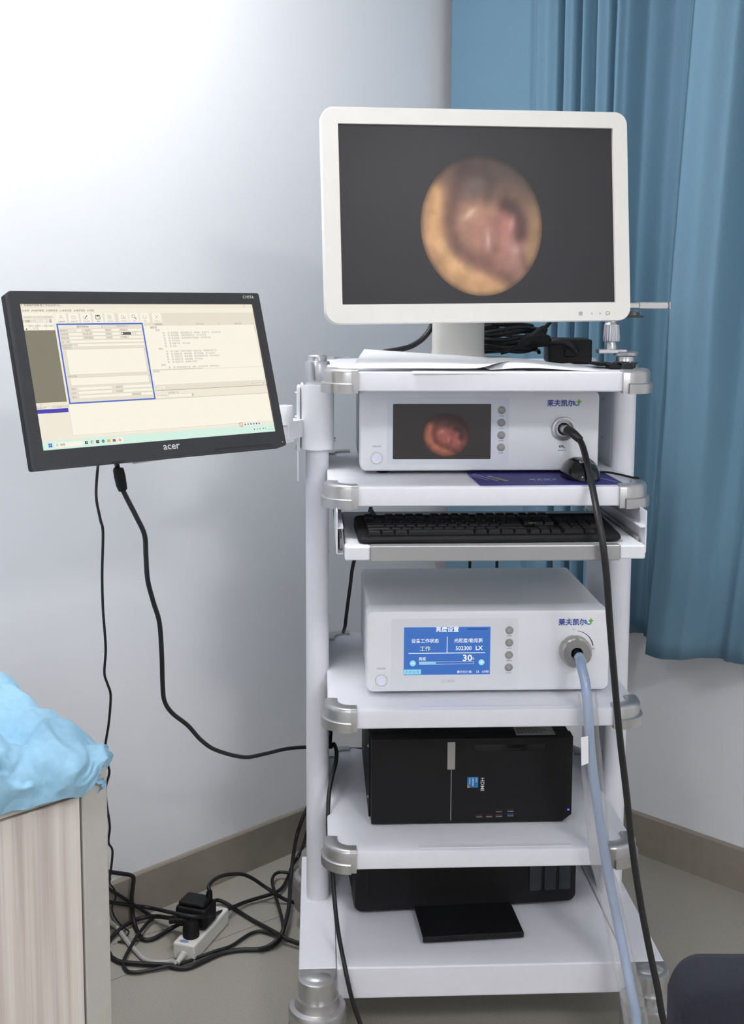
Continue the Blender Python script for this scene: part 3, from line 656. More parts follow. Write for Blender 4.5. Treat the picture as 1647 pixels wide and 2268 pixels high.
# ------------------------------------------------------------------ instruments on shelves
def frontm(u, v, z): return T(u, v, z) @ FRONT
def icon_text(name, s_, size, u, v, z, m, parent, al='CENTER', bold=0., sx=1.): return text(name, s_, size, frontm(u, v, z), m, parent, al, bold, sx)
def instrument(name, label, x0, x1, z0, z1, vf, depth, zb, P):
    org_ = CW((x0+x1)/2, vf, zb); t = thing(name, label, 'medical device', org_, PSI); cx = (x0+x1)/2
    X = lambda u: u-cx; Z = lambda z: z-zb
    bm = B(); pts = rrect(X(x0), X(x1), Z(z0), Z(z1), .013, 6); plateY(bm, pts, 0, .05, cham=.006); finish('front_frame', bm, whitep, t, smooth=True, angle=40)
    bm = B(); plateY(bm, rrect(X(x0)+.003, X(x1)-.003, Z(z0)+.002, Z(z1)-.0015, .008, 4), .049, depth); finish('case', bm, mat('case_paint', (228, 229, 229), .55, var=.02, scale=300, bump=.06, bscale=900), t, smooth=True, angle=40)
    for a in (-1, 1):
        for b in (.04, depth-.04):
            bm = B(); lathe(bm, [(.012, 0), (.013, Z(z0)+.002)], 14, T(a*(x1-x0)*.4, b, 0)); finish('foot', bm, dark, t)
    bm = B(); plateY(bm, rrect(X(P['px0']), X(P['px1']), Z(P['pz0']), Z(P['pz1']), .006, 4), -.0006, .003); pn = finish('display_panel', bm, P['pm'], t)
    s_ = P['scr']; bm = B(); plateY(bm, rrect(X(s_[0]), X(s_[1]), Z(s_[2]), Z(s_[3]), .0015, 3), -.0011, .002); so = finish('screen', bm, P['sm'], t)
    for k in range(4):
        z = P['bz0']+(P['bz1']-P['bz0'])*k/3
        bm = B(); lathe(bm, [(.0076, 0), (.0076, .0012), (.0066, .0018), (0, .0018)], 24, T(X(P['bu']), -.0006, Z(z)) @ FRONT); bo = finish('button', bm, btn, t, smooth=True, angle=40)
        F = Flat(-.00255); x = X(P['bu']); zz = Z(z); im = mat('button_mark', (196, 196, 196), .6, var=0)
        if k == 0: F.frame(x-.0032, x+.0032, zz-.0024, zz+.0024, .0006, im); F.rect(x-.0003, x+.0003, zz-.002, zz+.002, im)
        elif k == 1: F.arc(x, zz, .002, .0007, 0, 360, im); [F.line((x+.003*math.cos(a), zz+.003*math.sin(a)), (x+.004*math.cos(a), zz+.004*math.sin(a)), .0006, im) for a in [i*math.pi/4 for i in range(8)]]
        else:
            q_ = 1 if k == 2 else -1; a, b, c_ = (x-.003, zz-.002*q_), (x+.003, zz-.002*q_), (x, zz+.0026*q_)
            F.line(a, b, .0006, im); F.line(b, c_, .0006, im); F.line(c_, a, .0006, im)
        F.done('button_mark', bo)
        dashes('caption', [(-.005, 0, .010, .0016)], T(X(P['bu']), -.0008, Z(z)-.0118) @ FRONT, inkg, t)
    bm = B(); px, pz = X(P['pu']), Z(P['pz'])
    lathe(bm, [(.0108, 0), (.0108, .002), (.0098, .003), (.0088, .0027), (0, .0027)], 28, T(px, 0, pz) @ FRONT); pb = finish('power_button', bm, whitep, t, smooth=True, angle=40)
    bm = B(); lathe(bm, [(.0126, 0), (.0126, .0016), (.0121, .002), (.0116, .0016), (.0115, .0003), (.0108, .0003)], 28, T(px, 0, pz) @ FRONT); finish('button_ring', bm, whitep, pb, smooth=True)
    F = Flat(-.0029); bl = mat('blue_led', (150, 160, 240), .4, var=0, emit=(140, 160, 255), es=.9); F.arc(px, pz, .0026, .0009, 120, 420, bl); F.rect(px-.0004, px+.0004, pz, pz+.0036, bl); F.done('power_mark', pb)
    icon_text('lettering', 'ON/OFF', .0048, px, -.0006, pz+.0215, inkg, t)
    # maker's name with its leaf
    lu, lz = P['logo']; icon_text('logo_lettering', '莱夫凯尔', .0135, X(lu), -.0007, Z(lz)-.005, logo_b, t, 'CENTER', .022)
    F = Flat(-.0007); lx, l2 = X(lu)+.0325, Z(lz)
    F.arc(lx-.001, l2, .0035, .0022, 150, 380, logo_c)
    F.poly([(lx+.0005, l2+.0005), (lx-.002, l2+.0035), (lx+.001, l2+.0042), (lx+.0032, l2+.0085), (lx+.0042, l2+.0045), (lx+.0085, l2+.003), (lx+.005, l2+.0006), (lx+.0035, l2-.0028)], logo_g, 1)
    F.done('logo_mark', t)
    return t, so, X, Z
vp, vps, X, Z = instrument('video_processor', 'white video processor with dark endoscope screen, behind the mouse', -.229, .2365, 1.0955, 1.252, .158, .34, SH[1]+.0005,
    dict(px0=-.177, px1=.0595, pz0=1.1095, pz1=1.2375, pm=mat('panel_film_blue', (222, 226, 234), .45, var=.005), scr=(-.1655, .0245, 1.119, 1.2262), sm=mat('small_screen_dark', (14, 13, 13), .4, var=.08, spec=.35, emit=(46, 42, 43), es=1), bu=.0448, bz0=1.2142, bz1=1.1418, bt=('MENU', 'REC', 'UP', 'DOWN'), pu=-.1965, pz=1.121, logo=(.160, 1.228)))
picture('screen_picture', vps, X(-.062), Z(1.166), .0455, .0425, -.0013, None, .84, (1.0, .78, .80), 48, vig=.95)
bm = B(); lathe(bm, [(.0228, 0), (.0235, .003), (.0225, .006), (.019, .007), (.0165, .0055), (.0125, .0055), (.0122, .002), (0, .002)], 36, T(X(.166), 0, Z(1.1782)) @ FRONT); so = finish('scope_socket', bm, chrome, vp, smooth=True, angle=35)
bm = B(); lathe(bm, [(.0118, 0), (.0118, .0045), (.010, .0045), (.0098, .003), (0, .003)], 28, T(X(.166), 0, Z(1.1782)) @ FRONT); finish('socket_core', bm, dark, so, smooth=True, angle=35)
dashes('caption', [(-.0075, 0, .015, .0022)], T(X(.164), -.0006, Z(1.1345)) @ FRONT, inkg, vp)
F = Flat(-.0006); x, z = X(.163), Z(1.143)
for k in range(3): F.rect(x-.0045+k*.0026, x-.003+k*.0026, z-.002, z+.003, inkd)
F.line((x+.001, z+.003), (x+.0068, z-.0028), .0016, inkd); F.done('input_mark', vp)
ls, lss, X, Z = instrument('light_source', 'white cold light source with lit blue settings screen and a silver knob', -.218, .249, .680, .8385, .08, .365, SH[2]+.0005,
    dict(px0=-.171, px1=.0715, pz0=.689, pz1=.8235, pm=mat('panel_film_white', (231, 232, 236), .42, var=.005), scr=(-.1472, .0183, .714, .8075), sm=scr('device_blue', (66, 112, 190)), bu=.0545, bz0=.800, bz1=.7272, bt=('MENU', 'LIGHT', 'UP', 'DOWN'), pu=-.190, pz=.704, logo=(.1755, .8148)))
sw = scr('device_white', (240, 244, 250)); sc_b = scr('device_cyan', (150, 220, 240)); scd = scr('device_dark', (44, 78, 150)); scy = scr('device_yellow', (226, 236, 190))
sx0, sx1, sz0, sz1 = X(-.1472), X(.0183), Z(.714), Z(.8075); W_, H_ = sx1-sx0, sz1-sz0
gx = lambda f: sx0+W_*f; gz = lambda f: sz1-H_*f
F = Flat(-.0013)
F.rect(gx(.495), gx(.503), gz(.54), gz(.2), sw); F.rect(gx(.055), gx(.94), gz(.552), gz(.538), sw)
F.disc(gx(.105), gz(.755), .0058, sc_b); F.rect(gx(.085), gx(.125), gz(.762), gz(.748), sw, 1)
F.disc(gx(.9), gz(.745), .0058, sc_b); F.rect(gx(.88), gx(.92), gz(.752), gz(.738), sw, 1); F.rect(gx(.896), gx(.904), gz(.78), gz(.71), sw, 1)
F.frame(gx(.18), gx(.81), gz(.78), gz(.725), .0005, sw)
for k in range(14): F.rect(gx(.185+.0135*k), gx(.185+.0135*k+.0105), gz(.775), gz(.73), sc_b, 1)
F.rect(gx(.004), gx(.2), gz(.985), gz(.885), sc_b); F.rect(gx(.73), gx(.97), gz(.06), gz(.035), scd)
F.frame(gx(0), gx(1), gz(1), gz(0), .0007, scr('device_edge', (110, 150, 225)))
F.done('screen_marks', lss)
def dtx(s_, fx, fz, size, m=sw, al='CENTER', bold=.012, sx=1.): text('screen_text', s_, size, frontm(gx(fx), -.0015, gz(fz)), m, lss, al, bold, sx)
dtx('亮度设置', .5, .095, .0112, bold=.02); dtx('设备工作状态', .245, .32, .0088); dtx('工作', .245, .49, .0105, scy, bold=.005); dtx('光照度/勒克斯', .745, .32, .0088)
dtx('502300', .69, .485, .0112, sx=.92); dtx('LX', .868, .485, .0112, bold=.03); dtx('亮度', .215, .69, .0072); dtx('30', .735, .712, .0172, bold=.02, sx=1.12); dtx('%', .805, .69, .0065, bold=0)
dtx('系统设置', .1, .965, .0072, scr('device_mid', (92, 150, 205)), bold=0); dtx('累计已使用:', .705, .965, .0056, bold=.01); dtx('13', .855, .965, .0062); dtx('/小时', .985, .965, .0058, al='RIGHT')
icon_text('lettering', 'LC400', .0085, X(-.062), -.0008, Z(.6985), mat('pale_ink', (196, 198, 204), .6, var=0), ls, sx=1.15)
KM = T(X(.181), 0, Z(.7595)) @ FRONT
scal = lambda a, r: 1-.055*(max(0, math.cos(a*8))**6) if r > .0285 else 1
bm = B(); lathe(bm, [(.0300, 0), (.0305, .003), (.0305, .016), (.0295, .019), (.0262, .021), (.0255, .0225), (.0115, .0225), (.0110, .004), (0, .004)], 64, KM, scallop=scal)
kn = finish('light_guide_socket', bm, mat('satin_steel', (176, 174, 170), .36, metal=.65, var=.03), ls, smooth=True, angle=30)
bm = B(); lathe(bm, [(.0109, 0), (.0109, .006), (.0095, .006), (.009, .002), (0, .002)], 24, KM @ T(0, 0, .002)); finish('socket_core', bm, dark, kn, smooth=True, angle=35)
F = Flat(-.0007); x, z = X(.181), Z(.7595); F.arc(x+.001, z+.004, .0335, .0008, 84, 8, inkd, 0, 16, .0022); F.arc(x-.004, z+.041, .0008, .0005, 0, 360, logo_c); F.rect(x-.0015, x+.0005, z+.0405, z+.0411, inkd); F.arc(x+.0355, z+.003, .001, .0006, 0, 360, inkd); F.rect(x+.038, x+.0392, z+.0024, z+.0036, inkd); F.done('dial_mark', ls)

# ------------------------------------------------------------------ computer tower lying on its side
pc = thing('computer_tower', 'black desktop computer tower lying on its side on the lowest shelf', 'computer', CW(-.01, .11, SH[3]+.0005), PSI)
Z = lambda z: z-SH[3]; X = lambda u: u+.01
bm = B(); x0, x1, z0, z1 = X(-.206), X(.190), .003, .1755
pts = [(x0, z0), (x1-.018, z0), (x1, z0+.014), (x1, z1), (x0, z1)]
plateY(bm, pts, 0, .035, cham=.003); finish('front_panel', bm, dark, pc)
bm = B(); plateY(bm, [(x0-.004, z0+.001), (x1-.004, z0+.001), (x1-.004, z1+.001), (x0-.004, z1+.001)], .034, .39); finish('case', bm, dark, pc)
for xx in (x0+.04, x1-.06):
    for yy in (.05, .34):
        bm = B(); box(bm, xx-.012, xx+.012, yy-.01, yy+.01, 0, .005, .001, 1); finish('foot', bm, dark, pc)
bm = B(); box(bm, X(-.058), X(-.0425), -.0015, .01, Z(.512), Z(.568), .0008, 1); finish('silver_bar', bm, silver, pc)
bm = B(); box(bm, X(-.0505), X(-.0492), -.0006, .01, Z(.408), Z(.512)); finish('silver_line', bm, silver, pc)
bm = B(); box(bm, X(-.005), X(.135), -.0006, .01, Z(.5485), Z(.562), .0005, 1); dv = finish('disc_drive', bm, darkg, pc)
bm = B(); box(bm, X(.055), X(.085), -.0011, .0, Z(.5505), Z(.553)); finish('eject_button', bm, dark, dv)
bm = B(); plateY(bm, rrect(X(-.018), X(.0035), Z(.4745), Z(.496), .001, 2), -.0005, .001); bd = finish('badge', bm, mat('badge_blue', (38, 120, 180), .4, var=.25, scale=90), pc)
text('lettering', 'intel', .0052, T(X(-.0015), -.0007, Z(.4945)) @ FRONT @ rotz(-math.pi/2), inkw, bd); dashes('caption', [(0, 0, .016, .0022), (0, -.006, .012, .0016)], T(X(-.008), -.0007, Z(.4935)) @ FRONT @ rotz(-math.pi/2), inkw, bd)
F = Flat(-.0007); F.poly([(X(-.018), Z(.4745)), (X(-.012), Z(.4745)), (X(-.018), Z(.481))], mat('badge_gold', (214, 160, 60), .5, var=0)); F.done('badge_corner', bd)
text('lettering', 'HDMI', .0105, T(X(.0082), -.0004, Z(.495)) @ FRONT @ rotz(-math.pi/2), inkw, pc, 'LEFT', .006, sx=1.05)
for u, z, m_ in ((.0065, .4165, 'r'), (.026, .4165, 'r'), (.0455, .4168, 'r'), (.068, .4175, 'b'), (.0455, .4265, 'k'), (.068, .427, 'k')):
    bm = B(); box(bm, X(u)-.0065, X(u)+.0065, -.0004, .004, Z(z)-.0028, Z(z)+.0028); us = finish('usb_port', bm, mat('port_'+m_, dict(r=(60, 24, 28), b=(28, 60, 100), k=(18, 18, 20))[m_], .4, var=0), pc)
    bm = B(); box(bm, X(u)-.0058, X(u)+.0058, -.001, .0, Z(z)-.0026, Z(z)-.0018); finish('contact', bm, chrome, us)
bm = B(); lathe(bm, [(.002, 0), (.002, .0006), (0, .0008)], 12, T(X(.183), 0, Z(.4265)) @ FRONT); finish('power_light', bm, mat('blue_led_bright', (60, 60, 250), .4, var=0, emit=(90, 90, 255), es=1.6), pc)
bm = B(); box(bm, X(.0795), X(.157), .012, .075, z1+.0008, z1+.0014); sk = finish('paper_label', bm, mat('label_paper', (150, 150, 148), .7, var=.12, scale=220), pc)
dashes('label_print', [(0, .042-.011*k, .06-.012*(k % 2), .0055) for k in range(4)], T(X(.084), .014, z1+.0016), inkd, sk)
for z in (Z(.545), Z(.44)):
    bm = B(); lathe(bm, [(.003, 0), (.003, .002), (0, .0025)], 10, T(x0-.004, .045, z) @ Matrix.Rotation(-math.pi/2, 4, 'Y')); finish('screw', bm, chrome, pc)

# ------------------------------------------------------------------ printer on the base
pr = thing('printer', 'black inkjet printer with its paper tray pulled out, on the cart base', 'printer', CW(-.006, .19, ZB+.0005), PSI+math.radians(3.6))
bm = B(); outl = rrect(-.232, .232, .006, .155, .016, 5)
plateY(bm, outl, 0, .05, cham=.008); plateY(bm, rrect(-.23, .23, .008, .15, .01, 4), .049, .205); finish('body', bm, dark, pr, smooth=True, angle=40)
bm = B(); plateY(bm, [(-.118, .012), (.115, .012), (.115, .1), (-.118, .1)], -.0008, .004); finish('output_slot', bm, dark, pr)
bm = B(); plateY(bm, rrect(-.2, -.158, .04, .11, .003, 2), -.0025, .004); finish('control_cover', bm, dark, pr)
for k in range(3):
    bm = B(); x = .132+.031*k; plateY(bm, rrect(x, x+.024, .036, .118, .003, 2), -.002, .004); finish('ink_window', bm, mat('ink_tank_window', (34, 37, 40), .25, var=.1), pr)
bm = B(); box(bm, -.108, .092, -.118, .05, .010, .0145, .001, 1); box(bm, -.108, .092, -.121, -.116, .004, .0155, .001, 1); po = finish('paper_tray', bm, dark, pr)
bm = B(); box(bm, -.03, .02, -.112, -.11, .0145, .0155); finish('tray_catch', bm, darkg, po)
for xx in (-.19, .19):
    for yy in (.04, .17):
        bm = B(); box(bm, xx-.015, xx+.015, yy-.01, yy+.01, 0, .01, .001, 1); finish('foot', bm, dark, pr)

# ------------------------------------------------------------------ keyboard on the tray
kb = thing('keyboard', 'black full-size computer keyboard on the pull-out tray', 'keyboard', CW(-.003, -.058, .9968), PSI+math.radians(1.6))
bm = B(); KW, KD = .236, .158
def kz(y): return .0125+.012*(y/KD)
pts = rrect(-KW, KW, 0, KD, .014, 5); n = len(pts)
rr = [[bm.verts.new((p[0]*k, KD/2+(p[1]-KD/2)*k2, z if z is not None else kz(p[1])+dz)) for p in pts] for k, k2, z, dz in ((.985, .95, .0008, 0), (1, 1, .005, 0), (1, 1, None, -.004), (.99, .97, None, 0), (.975, .92, None, .0)) ]
bm.faces.new(rr[0]); bm.faces.new(rr[-1][::-1])
for a, b in zip(rr, rr[1:]):
    for i in range(n): bm.faces.new((a[i], b[i], b[(i+1) % n], a[(i+1) % n]))
finish('body', bm, dark, kb, smooth=True, angle=25)
def keymesh(w_):
    bm = B(); hw = w_/2-.0008; hd = .0088
    r0 = [bm.verts.new((sx*hw, sy*hd, 0)) for sx, sy in ((-1, -1), (1, -1), (1, 1), (-1, 1))]
    r1 = [bm.verts.new((sx*(hw-.0012), sy*(hd-.0010), .006)) for sx, sy in ((-1, -1), (1, -1), (1, 1), (-1, 1))]
    r2 = [bm.verts.new((sx*(hw-.0024), sy*(hd-.0022)+.0008, .0072)) for sx, sy in ((-1, -1), (1, -1), (1, 1), (-1, 1))]
    for a, b in ((r0, r1), (r1, r2)):
        for i in range(4): bm.faces.new((a[i], a[(i+1) % 4], b[(i+1) % 4], b[i]))
    bm.faces.new(r2); me = bpy.data.meshes.new('key'); bm.to_mesh(me); bm.free(); me.materials.append(keym); return me
KM_ = {}
U_ = .01905
rowsk = [([1]+[0]+[1]*4+[.5, 0]+[1]*4+[.5, 0]+[1]*4, None)]
def putrow(y, widths, x0):
    x = x0
    for w_ in widths:
        if w_ > 0:
            k_ = round(w_, 2)
            if k_ not in KM_: KM_[k_] = keymesh(k_*U_)
            o = bpy.data.objects.new('key', KM_[k_]); COL.objects.link(o); o.parent = kb; o.location = (x+w_*U_/2, y, kz(y)+.0005); o.rotation_euler = (math.atan2(.012, KD), 0, 0)
        x += abs(w_)*U_
xl = -.219
y0_ = .022
S = -.22
putrow(y0_, [1.25, 1.25, 1.25, 6.25, 1.25, 1.25, 1.25, 1.25, S, 1, 1, 1, S, 2, 1], xl)
putrow(y0_+U_, [2.25]+[1]*10+[2.75, S, -1, 1, -1, S, 1, 1, 1], xl)
putrow(y0_+2*U_, [1.75]+[1]*11+[2.25, S, -3, S, 1, 1, 1, 1], xl)
putrow(y0_+3*U_, [1.5]+[1]*12+[1.5, S, 1, 1, 1, S, 1, 1, 1, 1], xl)
putrow(y0_+4*U_, [1]*13+[2, S, 1, 1, 1, S, 1, 1, 1, 1], xl)
putrow(y0_+5.6*U_, [1, -1]+[1]*4+[-.5]+[1]*4+[-.5]+[1]*4+[S, 1, 1, 1], xl)
bm = B(); lathe(bm, [(.0055, 0), (.0055, .0004), (0, .0005)], 16, T(.085, y0_+2*U_, kz(.06)+.0078), sx=1.3, sy=.7); finish('sticker', bm, mat('green_sticker', (70, 110, 50), .5, var=0), kb)

# ------------------------------------------------------------------ mouse and pad
pad = thing('mouse_pad', 'thin dark blue printed mouse pad under the mouse, partly below the video processor', 'mouse pad', CW(.1165, .092, SH[1]+.0005), PSI+math.radians(1.5))
padm = mat('pad_print', (44, 44, 120), .6, var=.25, scale=14)
bm = B(); plateZ(bm, rrect(-.1345, .1345, -.080, .0895, .006, 3), 0, .0025); finish('mat', bm, padm, pad)
bm = B(); plateZ(bm, rrect(-.1352, .1352, -.0807, .09, .006, 3), 0, .0014); finish('backing', bm, mat('pad_foam', (200, 205, 220), .7, var=.05), pad)
ptx = mat('pad_text', (150, 160, 215), .6, var=0)
dashes('pad_print', [(0, 0, .095, .006), (0, -.012, .08, .004)], T(-.128, .058, .0027) @ rotz(-1.22), ptx, pad)
dashes('pad_print', [(0, 0, .05, .012), (.004, -.018, .04, .006)], T(-.03, -.02, .0027), ptx, pad)
dashes('pad_print', [(0, 0, .11, .007)], T(.083, .05, .0027) @ rotz(-1.2), ptx, pad)
dashes('pad_print', [(0, 0, .07, .010)], T(-.105, .03, .0027) @ rotz(-1.2), mat('pad_text_yellow', (170, 165, 110), .6, var=0), pad)
ms = thing('mouse', 'glossy black computer mouse on the blue pad', 'mouse', CW(.187, .092, SH[1]+.0033), PSI+math.radians(6))
bm = B(); nu, nv = 28, 14; rows_ = []
for j in range(nv+1):
    v_ = j/nv; a = math.pi/2*v_; row = []
    for i in range(nu):
        t_ = 2*math.pi*i/nu; c_, s_ = math.cos(t_), math.sin(t_)
        ex = .0335*(1+.08*s_)*math.copysign(abs(c_)**.85, c_); ey = .052*math.copysign(abs(s_)**.85, s_)
        k = math.cos(a)**.62 if v_ < 1 else 0; h = .040*(math.sin(a)**.95)
        y_ = ey*k; row.append(bm.verts.new((ex*k*(1+.05*math.sin(2*a)), y_, h*(1-.28*abs(y_-.008)/.052))))
    rows_.append(row)
for a, b in zip(rows_, rows_[1:]):
    for i in range(nu): bm.faces.new((a[i], a[(i+1) % nu], b[(i+1) % nu], b[i]))
bm.faces.new(rows_[0][::-1]); bmesh.ops.remove_doubles(bm, verts=bm.verts, dist=.0003)
finish('shell', bm, darkg, ms, smooth=True, angle=60)
bm = B(); lathe(bm, [(.006, -.0035), (.0085, -.0025), (.0085, .0025), (.006, .0035)], 18, T(0, .036, .0235) @ Matrix.Rotation(math.pi/2, 4, 'Y')); finish('wheel', bm, rubber, ms, smooth=True, angle=40)
text('lettering', 'acer', .0135, T(.0, -.0275, .0325) @ Matrix.Rotation(math.radians(28), 4, 'X'), mat('mouse_print', (232, 232, 232), .6, var=0), ms, 'CENTER', .015)

# ------------------------------------------------------------------ papers on the top shelf
def sheet(name, c00, c10, c11, c01, label, curl=None, n=14, group=None):
    bm = B(); rows_ = []
    for j in range(n+1):
        row = []
        for i in range(n+1):
            s_, t_ = i/n, j/n; p = (V3(c00)*(1-s_)+V3(c10)*s_)*(1-t_)+(V3(c01)*(1-s_)+V3(c11)*s_)*t_
            p = p+V3((0, 0, curl(s_, t_) if curl else 0)); row.append(bm.verts.new(CW(*p)))
        rows_.append(row)
    for a, b in zip(rows_, rows_[1:]):
        for i in range(n): bm.faces.new((a[i], a[i+1], b[i+1], b[i]))
    o = finish(name, bm, paperm, smooth=True, angle=180); md = o.modifiers.new('thick', 'SOLIDIFY'); md.thickness = .0003; md.offset = 0
    return tag(o, label, 'paper', group)
z = SH[0]+.001
s3 = sheet('paper_sheet', (-.14, -.006, z), (.07, .004, z), (.06, .2, z), (-.15, .19, z), 'lowest white paper sheet, poking out under the folded sheet on the top shelf', lambda s_, t_: -.0035*max(0, .08-t_)/.08)
s2 = sheet('paper_sheet', (-.0, .012, z+.002), (.215, .03, z+.002), (.18, .18, z+.004), (-.03, .17, z+.004), 'printed white form lying on the top shelf below the power adapter', lambda s_, t_: .0005+.017*math.sin(math.pi*min(1, s_*1.1))*t_**.8*(1-.25*s_)+.003*math.sin(5*s_+2*t_))
s1 = sheet('paper_sheet', (-.25, .0135, z+.005), (.012, .008, z+.005), (.085, .2, z+.012), (-.222, .14, z+.034), 'blank white sheet with a raised curled edge, on top of the loose papers', lambda s_, t_: .012*(max(0, s_-.82)/.18)**2*(1-t_)*.9+.006*t_*(1-t_)*math.sin(math.pi*s_))

# ------------------------------------------------------------------ power adapter, coiled leads, instrument holder
ad = thing('power_adapter', 'black power adapter block behind the papers on the top shelf', 'power adapter', CW(.205, .3, SH[0]+.0005), PSI-.12)
bm = B(); box(bm, -.044, .044, -.02, .115, 0, .05, .004, 2); finish('block', bm, dark, ad)
bm = B(); box(bm, -.012, .012, -.0215, -.019, .014, .032, .002, 1); finish('inlet', bm, dark, ad)
bm = B(); tube(bm, crom([(-.046, -.03, .044), (-.02, -.035, .047), (.0, -.03, .038), (.012, -.02, .025)], 6), .006, 10); finish('plug_lead', bm, rubber, ad, smooth=True, angle=60)
bm = B(); tube(bm, [V3((-.1, -.025, .042)), V3((-.085, -.027, .047)), V3((-.06, -.03, .05)), V3((-.044, -.03, .046))], lambda t: .011+.006*math.sin(math.pi*t), 12); finish('plug', bm, dark, ad, smooth=True, angle=60)
bm = B(); pts = []
for k in range(7*14):
    a = 2*math.pi*k/14; rr_ = .052+.006*math.sin(k*.37); pts.append(CW(.085+rr_*1.25*math.cos(a)+.006*math.sin(k*.9), .34+.045*math.sin(a)+.008*math.sin(k*.21), SH[0]+.021+.0006*k+.004*math.sin(k*.5+a)))
tube(bm, crom(pts, 3), .0043, 6); tag(finish('coiled_power_lead', bm, rubber, smooth=True, angle=180), 'black power lead coiled up behind the monitor stand on the top shelf', 'cable')
lead = [atv(1010, 640, .3), atv(1222, 708, .3), atv(1205, 728, .29), atv(1190, 742, .28), atv(1165, 757, .27), atv(1130, 775, .26), atv(1108, 781, .26)]
bm = B(); tube(bm, crom(lead[1:], 6), lambda t: .0042 if t < .18 else (.011 if .24 < t < .5 else (.0085 if t < .68 else .0045)), 10); tag(finish('monitor_lead', bm, dark, smooth=True, angle=180), 'black monitor lead with a thick ferrite barrel, slanting beside the stand', 'cable')
cord('monitor_lead', [atv(962, 690, .3), atv(956, 722, .3), atv(938, 748, .29), atv(912, 766, .27), atv(885, 774, .25), atv(850, 780, .24)], .0058, rubber, 'thick black lead curving down left of the monitor stand to the papers')
cord('thin_signal_lead', [atv(1085, 700, .3), atv(1092, 716, .3), atv(1105, 728, .31), atv(1118, 737, .32), atv(1135, 748, .33)], .0026, rubber, 'thin black lead dropping into the coil behind the stand')
ih = thing('instrument_holder', 'silver instrument holder with knurled knob and side arm on the right cart post', 'holder', CW(.311, .26, 1.316), PSI)
bm = B(); lathe(bm, [(.024, 0), (.025, .003), (.025, .006), (.022, .0085), (0, .009)], 28); finish('foot_plate', bm, chrome, ih, smooth=True, angle=35)
bm = B(); box(bm, -.058, .0, -.014, .014, .004, .0125, .002, 2); finish('offset_bar', bm, chrome, ih)
RX = -.03
bm = B(); lathe(bm, [(.0085, .01), (.0085, .1165)], 20, T(RX, 0, 0)); finish('rod', bm, chrome, ih, smooth=True, angle=35)
bm = B(); lathe(bm, [(.0115, .027), (.0165, .0285), (.0172, .034), (.0150, .062), (.0125, .066), (.0095, .067)], 60, T(RX, 0, 0), scallop=lambda a, r: 1-.05*(1 if math.cos(a*20) > 0 else 0) if r > .014 else 1); finish('knob', bm, chrome, ih, smooth=True, angle=25)
bm = B(); lathe(bm, [(.012, .0125), (.012, .018), (.010, .026)], 24, T(RX, 0, 0)); finish('collar', bm, chrome, ih, smooth=True, angle=35)
bm = B(); box(bm, -.035, .045, -.008, .008, .094, .106, .002, 2); finish('side_arm', bm, silver, ih)
bm = B(); box(bm, .022, .082, -.0095, .0095, .093, .1075, .002, 2); box(bm, .0835, .0865, -.0095, .0095, .093, .1075, .0005, 1); box(bm, .08, .085, -.006, .006, .096, .1045); finish('arm_end', bm, silver, ih)
bm = B(); lathe(bm, [(.02, .076), (.021, .078), (.021, .0795), (.014, .081), (.013, .088), (0, .0885)], 24, T(.012, .0, 0)); bm2 = None; finish('disc', bm, mat('dark_steel', (90, 88, 86), .4, metal=.5), ih, smooth=True, angle=35)
cp = thing('scope_rest', 'small black plastic cup rest at the right edge of the top shelf', 'holder', CW(.272, .1, SH[0]+.0005), PSI)
bm = B(); lathe(bm, [(.014, 0), (.0155, .002), (.0165, .008), (.0205, .0115), (.0205, .0132), (.0178, .0132), (.0135, .006), (0, .005)], 28, T(.0, 0, 0)); finish('cup', bm, darkg, cp, smooth=True, angle=35)
bm = B(); box(bm, -.034, -.012, -.008, .03, 0.0005, .009, .001, 1); box(bm, -.05, -.015, .03, .1, .004, .009, .001, 1); finish('bracket', bm, dark, cp)

# ------------------------------------------------------------------ hanging cables at the front of the cart
cp0 = CW(.166, .158-.0035, 1.1782)
cc = thing('camera_cable', 'dark grey endoscope camera cable plugged into the video processor and hanging to the floor', 'cable', cp0, 0)
L_ = lambda P: P-cp0
bm = B(); tube(bm, [L_(cp0+CV*.002), L_(CW(.171, .137, 1.176))], lambda t: .0098-.0012*t, 16); finish('plug', bm, chrome, cc, smooth=True, angle=40)
bm = B(); tube(bm, crom([L_(CW(.1705, .139, 1.1762)), L_(CW(.1775, .122, 1.1725)), L_(CW(.1895, .112, 1.161))], 6), lambda t: .0105-.003*t, 14); finish('strain_relief', bm, mat('strain_rubber', (38, 37, 37), .45), cc, smooth=True, angle=50)
path = [CW(.188, .113, 1.1625)] + [atv(x, y, v) for x, y, v in ((1291, 992, .09), (1302, 1035, .04), (1311, 1078, -.02), (1322, 1135, -.075), (1334, 1200, -.1), (1343, 1280, -.1), (1350, 1380, -.095), (1358, 1480, -.09), (1366, 1570, -.085), (1374, 1650, -.08), (1386, 1750, -.08), (1400, 1880, -.085), (1418, 2000, -.095), (1437, 2100, -.11), (1456, 2190, -.125), (1475, 2280, -.14))] + [CW(.36, -.19, .012), CW(.43, -.26, .007), CW(.58, -.32, .007)]
bm = B(); tube(bm, [L_(p) for p in crom(path, 6)], .0062, 10); finish('lead', bm, cablegrey, cc, smooth=True, angle=180)
lp0 = CW(.181, .08-.0075, .7595)
lg = thing('light_guide_cable', 'pale blue light guide cable hanging from the silver knob', 'cable', lp0, 0); L_ = lambda P: P-lp0
bm = B(); tube(bm, [L_(lp0), L_(CW(.1815, .047, .757))], .0072, 14); finish('plug', bm, mat('plug_dark', (52, 50, 48), .35, metal=.4), lg, smooth=True, angle=40)
